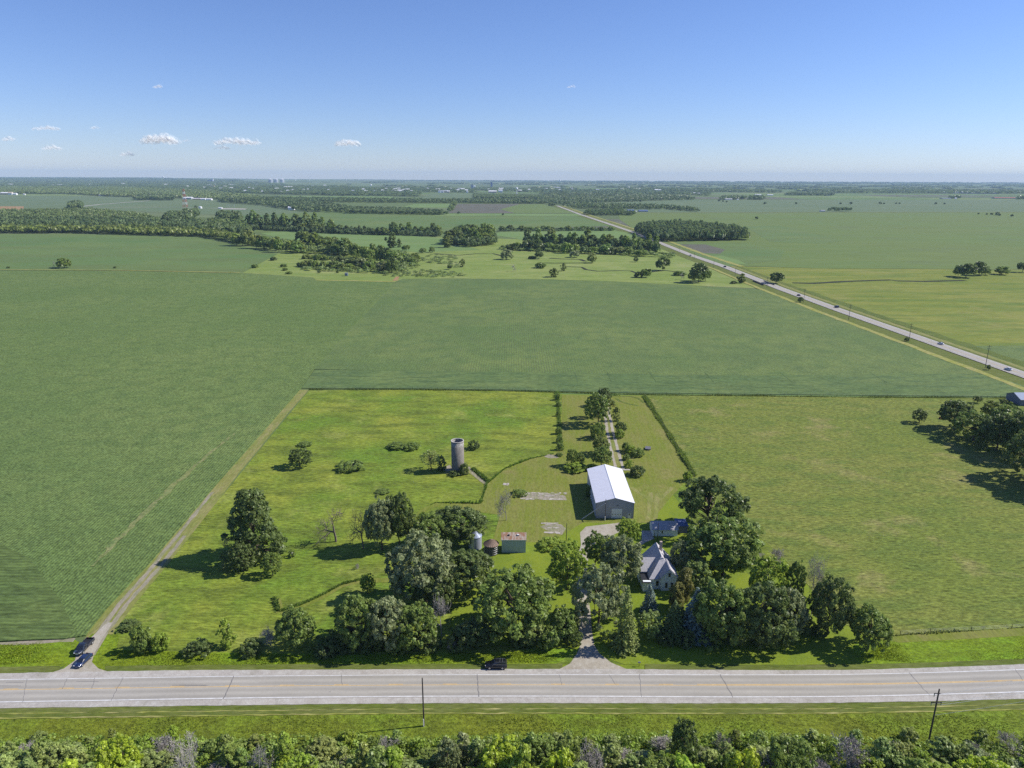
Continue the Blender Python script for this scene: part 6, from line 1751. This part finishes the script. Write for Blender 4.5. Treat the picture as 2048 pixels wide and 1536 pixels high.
# ------------------------------------------------------------------ clouds far beyond the haze
def cloud_mat():
    k = NT('cloud_white')
    n = k.noise(k.pos(obj=True), .006, 5, .65)
    nm = k.n('ShaderNodeVectorMath', operation='ADD'); nm.inputs[1].default_value = tuple(SUN * 2.2)  # normals bent toward the sun, so faces turned away look lit
    k.l(k.n('ShaderNodeNewGeometry').outputs['Normal'], nm.inputs[0])
    nz = k.n('ShaderNodeVectorMath', operation='NORMALIZE'); k.l(nm.outputs[0], nz.inputs[0])
    d0 = k.n('ShaderNodeBsdfDiffuse'); k.l(nz.outputs[0], d0.inputs['Normal'])
    d0.inputs[0].default_value = (.95, .95, .95, 1)
    pass
    d1 = k.n('ShaderNodeBsdfTranslucent'); d1.inputs[0].default_value = (.9, .9, .92, 1)
    d = k.n('ShaderNodeMixShader'); d.inputs[0].default_value = .25; k.l(d0.outputs[0], d.inputs[1]); k.l(d1.outputs[0], d.inputs[2])
    t = k.n('ShaderNodeBsdfTransparent')
    mx = k.n('ShaderNodeMixShader')
    k.l(k.map(n, .38, .68, 0, .13), mx.inputs[0]); k.l(t.outputs[0], mx.inputs[1]); k.l(d.outputs[0], mx.inputs[2])
    k.l(mx.outputs[0], k.out.inputs['Surface'])
    return k.m
M_CLOUD = cloud_mat()
CD = 29000.0
def cloud(u, v, wpx, hpx, label, seed):
    a, b = (u - 1024) / FPX, (v - 768) / FPX
    a2, b2 = a * cr + b * sr, -a * sr + b * cr
    d = Vector((a2, cp - b2 * sp_, -sp_ - b2 * cp))
    p = Vector((0, 0, CH)) + d * (CD / d.y)
    s = CD / FPX
    rg = random.Random(seed)
    import bmesh
    bm = bmesh.new()
    n = max(8, int(wpx / 1.6))
    for i in range(n):
        t = (i + .5) / n
        env = math.sin(math.pi * t) ** .6
        r = hpx * s * (.28 + .34 * env * rg.random())
        x = (t - .5) * wpx * s * .9; z = -hpx * s * .35 + r * .8 + rg.uniform(0, .45) * hpx * s * env
        mt = Matrix.Translation((x, rg.uniform(-1, 1) * hpx * s * .6, z)) @ Matrix.Diagonal((r * 1.35, r * 1.2, r * .85, 1))
        bmesh.ops.create_icosphere(bm, subdivisions=3, radius=1.0, matrix=mt)
    for vt_ in bm.verts:
        q = vt_.co * .012
        vt_.co += Vector((math.sin(q.y * 2.1 + q.z * 3.3), math.sin(q.x * 1.7 + q.z), math.sin(q.x * 2.3 + q.y * 1.1))) * hpx * s * .05
    me = bpy.data.meshes.new('cloud'); bm.to_mesh(me); bm.free()
    me.polygons.foreach_set('use_smooth', [True] * len(me.polygons))
    o = link_mesh('cloud', me, M_CLOUD); o.location = p
    tag(o, label, 'cloud')
for i, (u, v, wd, h, l) in enumerate(((320, 283, 74, 20, 'largest puffy white cloud low on the left'), (470, 286, 84, 15, 'long flat white cloud right of the largest one'), (511, 287, 20, 10, 'small cloud at the right tip of the long flat one'), (444, 297, 30, 8, 'thin cloud just below the long flat one'),
        (695, 289, 52, 14, 'white cloud alone above the middle left skyline'), (254, 310, 30, 9, 'small low cloud below the largest one'), (104, 297, 38, 10, 'small white cloud at far left, low'), (92, 258, 58, 9, 'thin high cloud at far left'), (190, 256, 16, 7, 'tiny high cloud right of the thin far left one'),
        (16, 279, 22, 10, 'small cloud near the left edge'), (315, 174, 18, 7, 'tiny wisp high above the largest cloud'), (1143, 174, 16, 6, 'tiny wisp high in the middle of the sky'), (372, 282, 18, 5, 'faint wisp right beside the largest cloud'))):
    cloud(u, v, wd, h * .85, l, i)

# ------------------------------------------------------------------ haze
hz = bpy.data.materials.new('haze'); hz.use_nodes = True
t = hz.node_tree; t.nodes.clear()
ho = t.nodes.new('ShaderNodeOutputMaterial'); pv = t.nodes.new('ShaderNodeVolumePrincipled')
pv.inputs['Color'].default_value = (.55, .77, 1.0, 1)
pv.inputs['Density'].default_value = 4.0e-5
pv.inputs['Anisotropy'].default_value = 0.0
t.links.new(pv.outputs[0], ho.inputs['Volume'])
o = MB().box(-24500, 24500, -1500, 24500, -6, 260).build('haze', hz); o['kind'] = 'stuff'; o['label'] = 'pale blue summer haze over the plain'
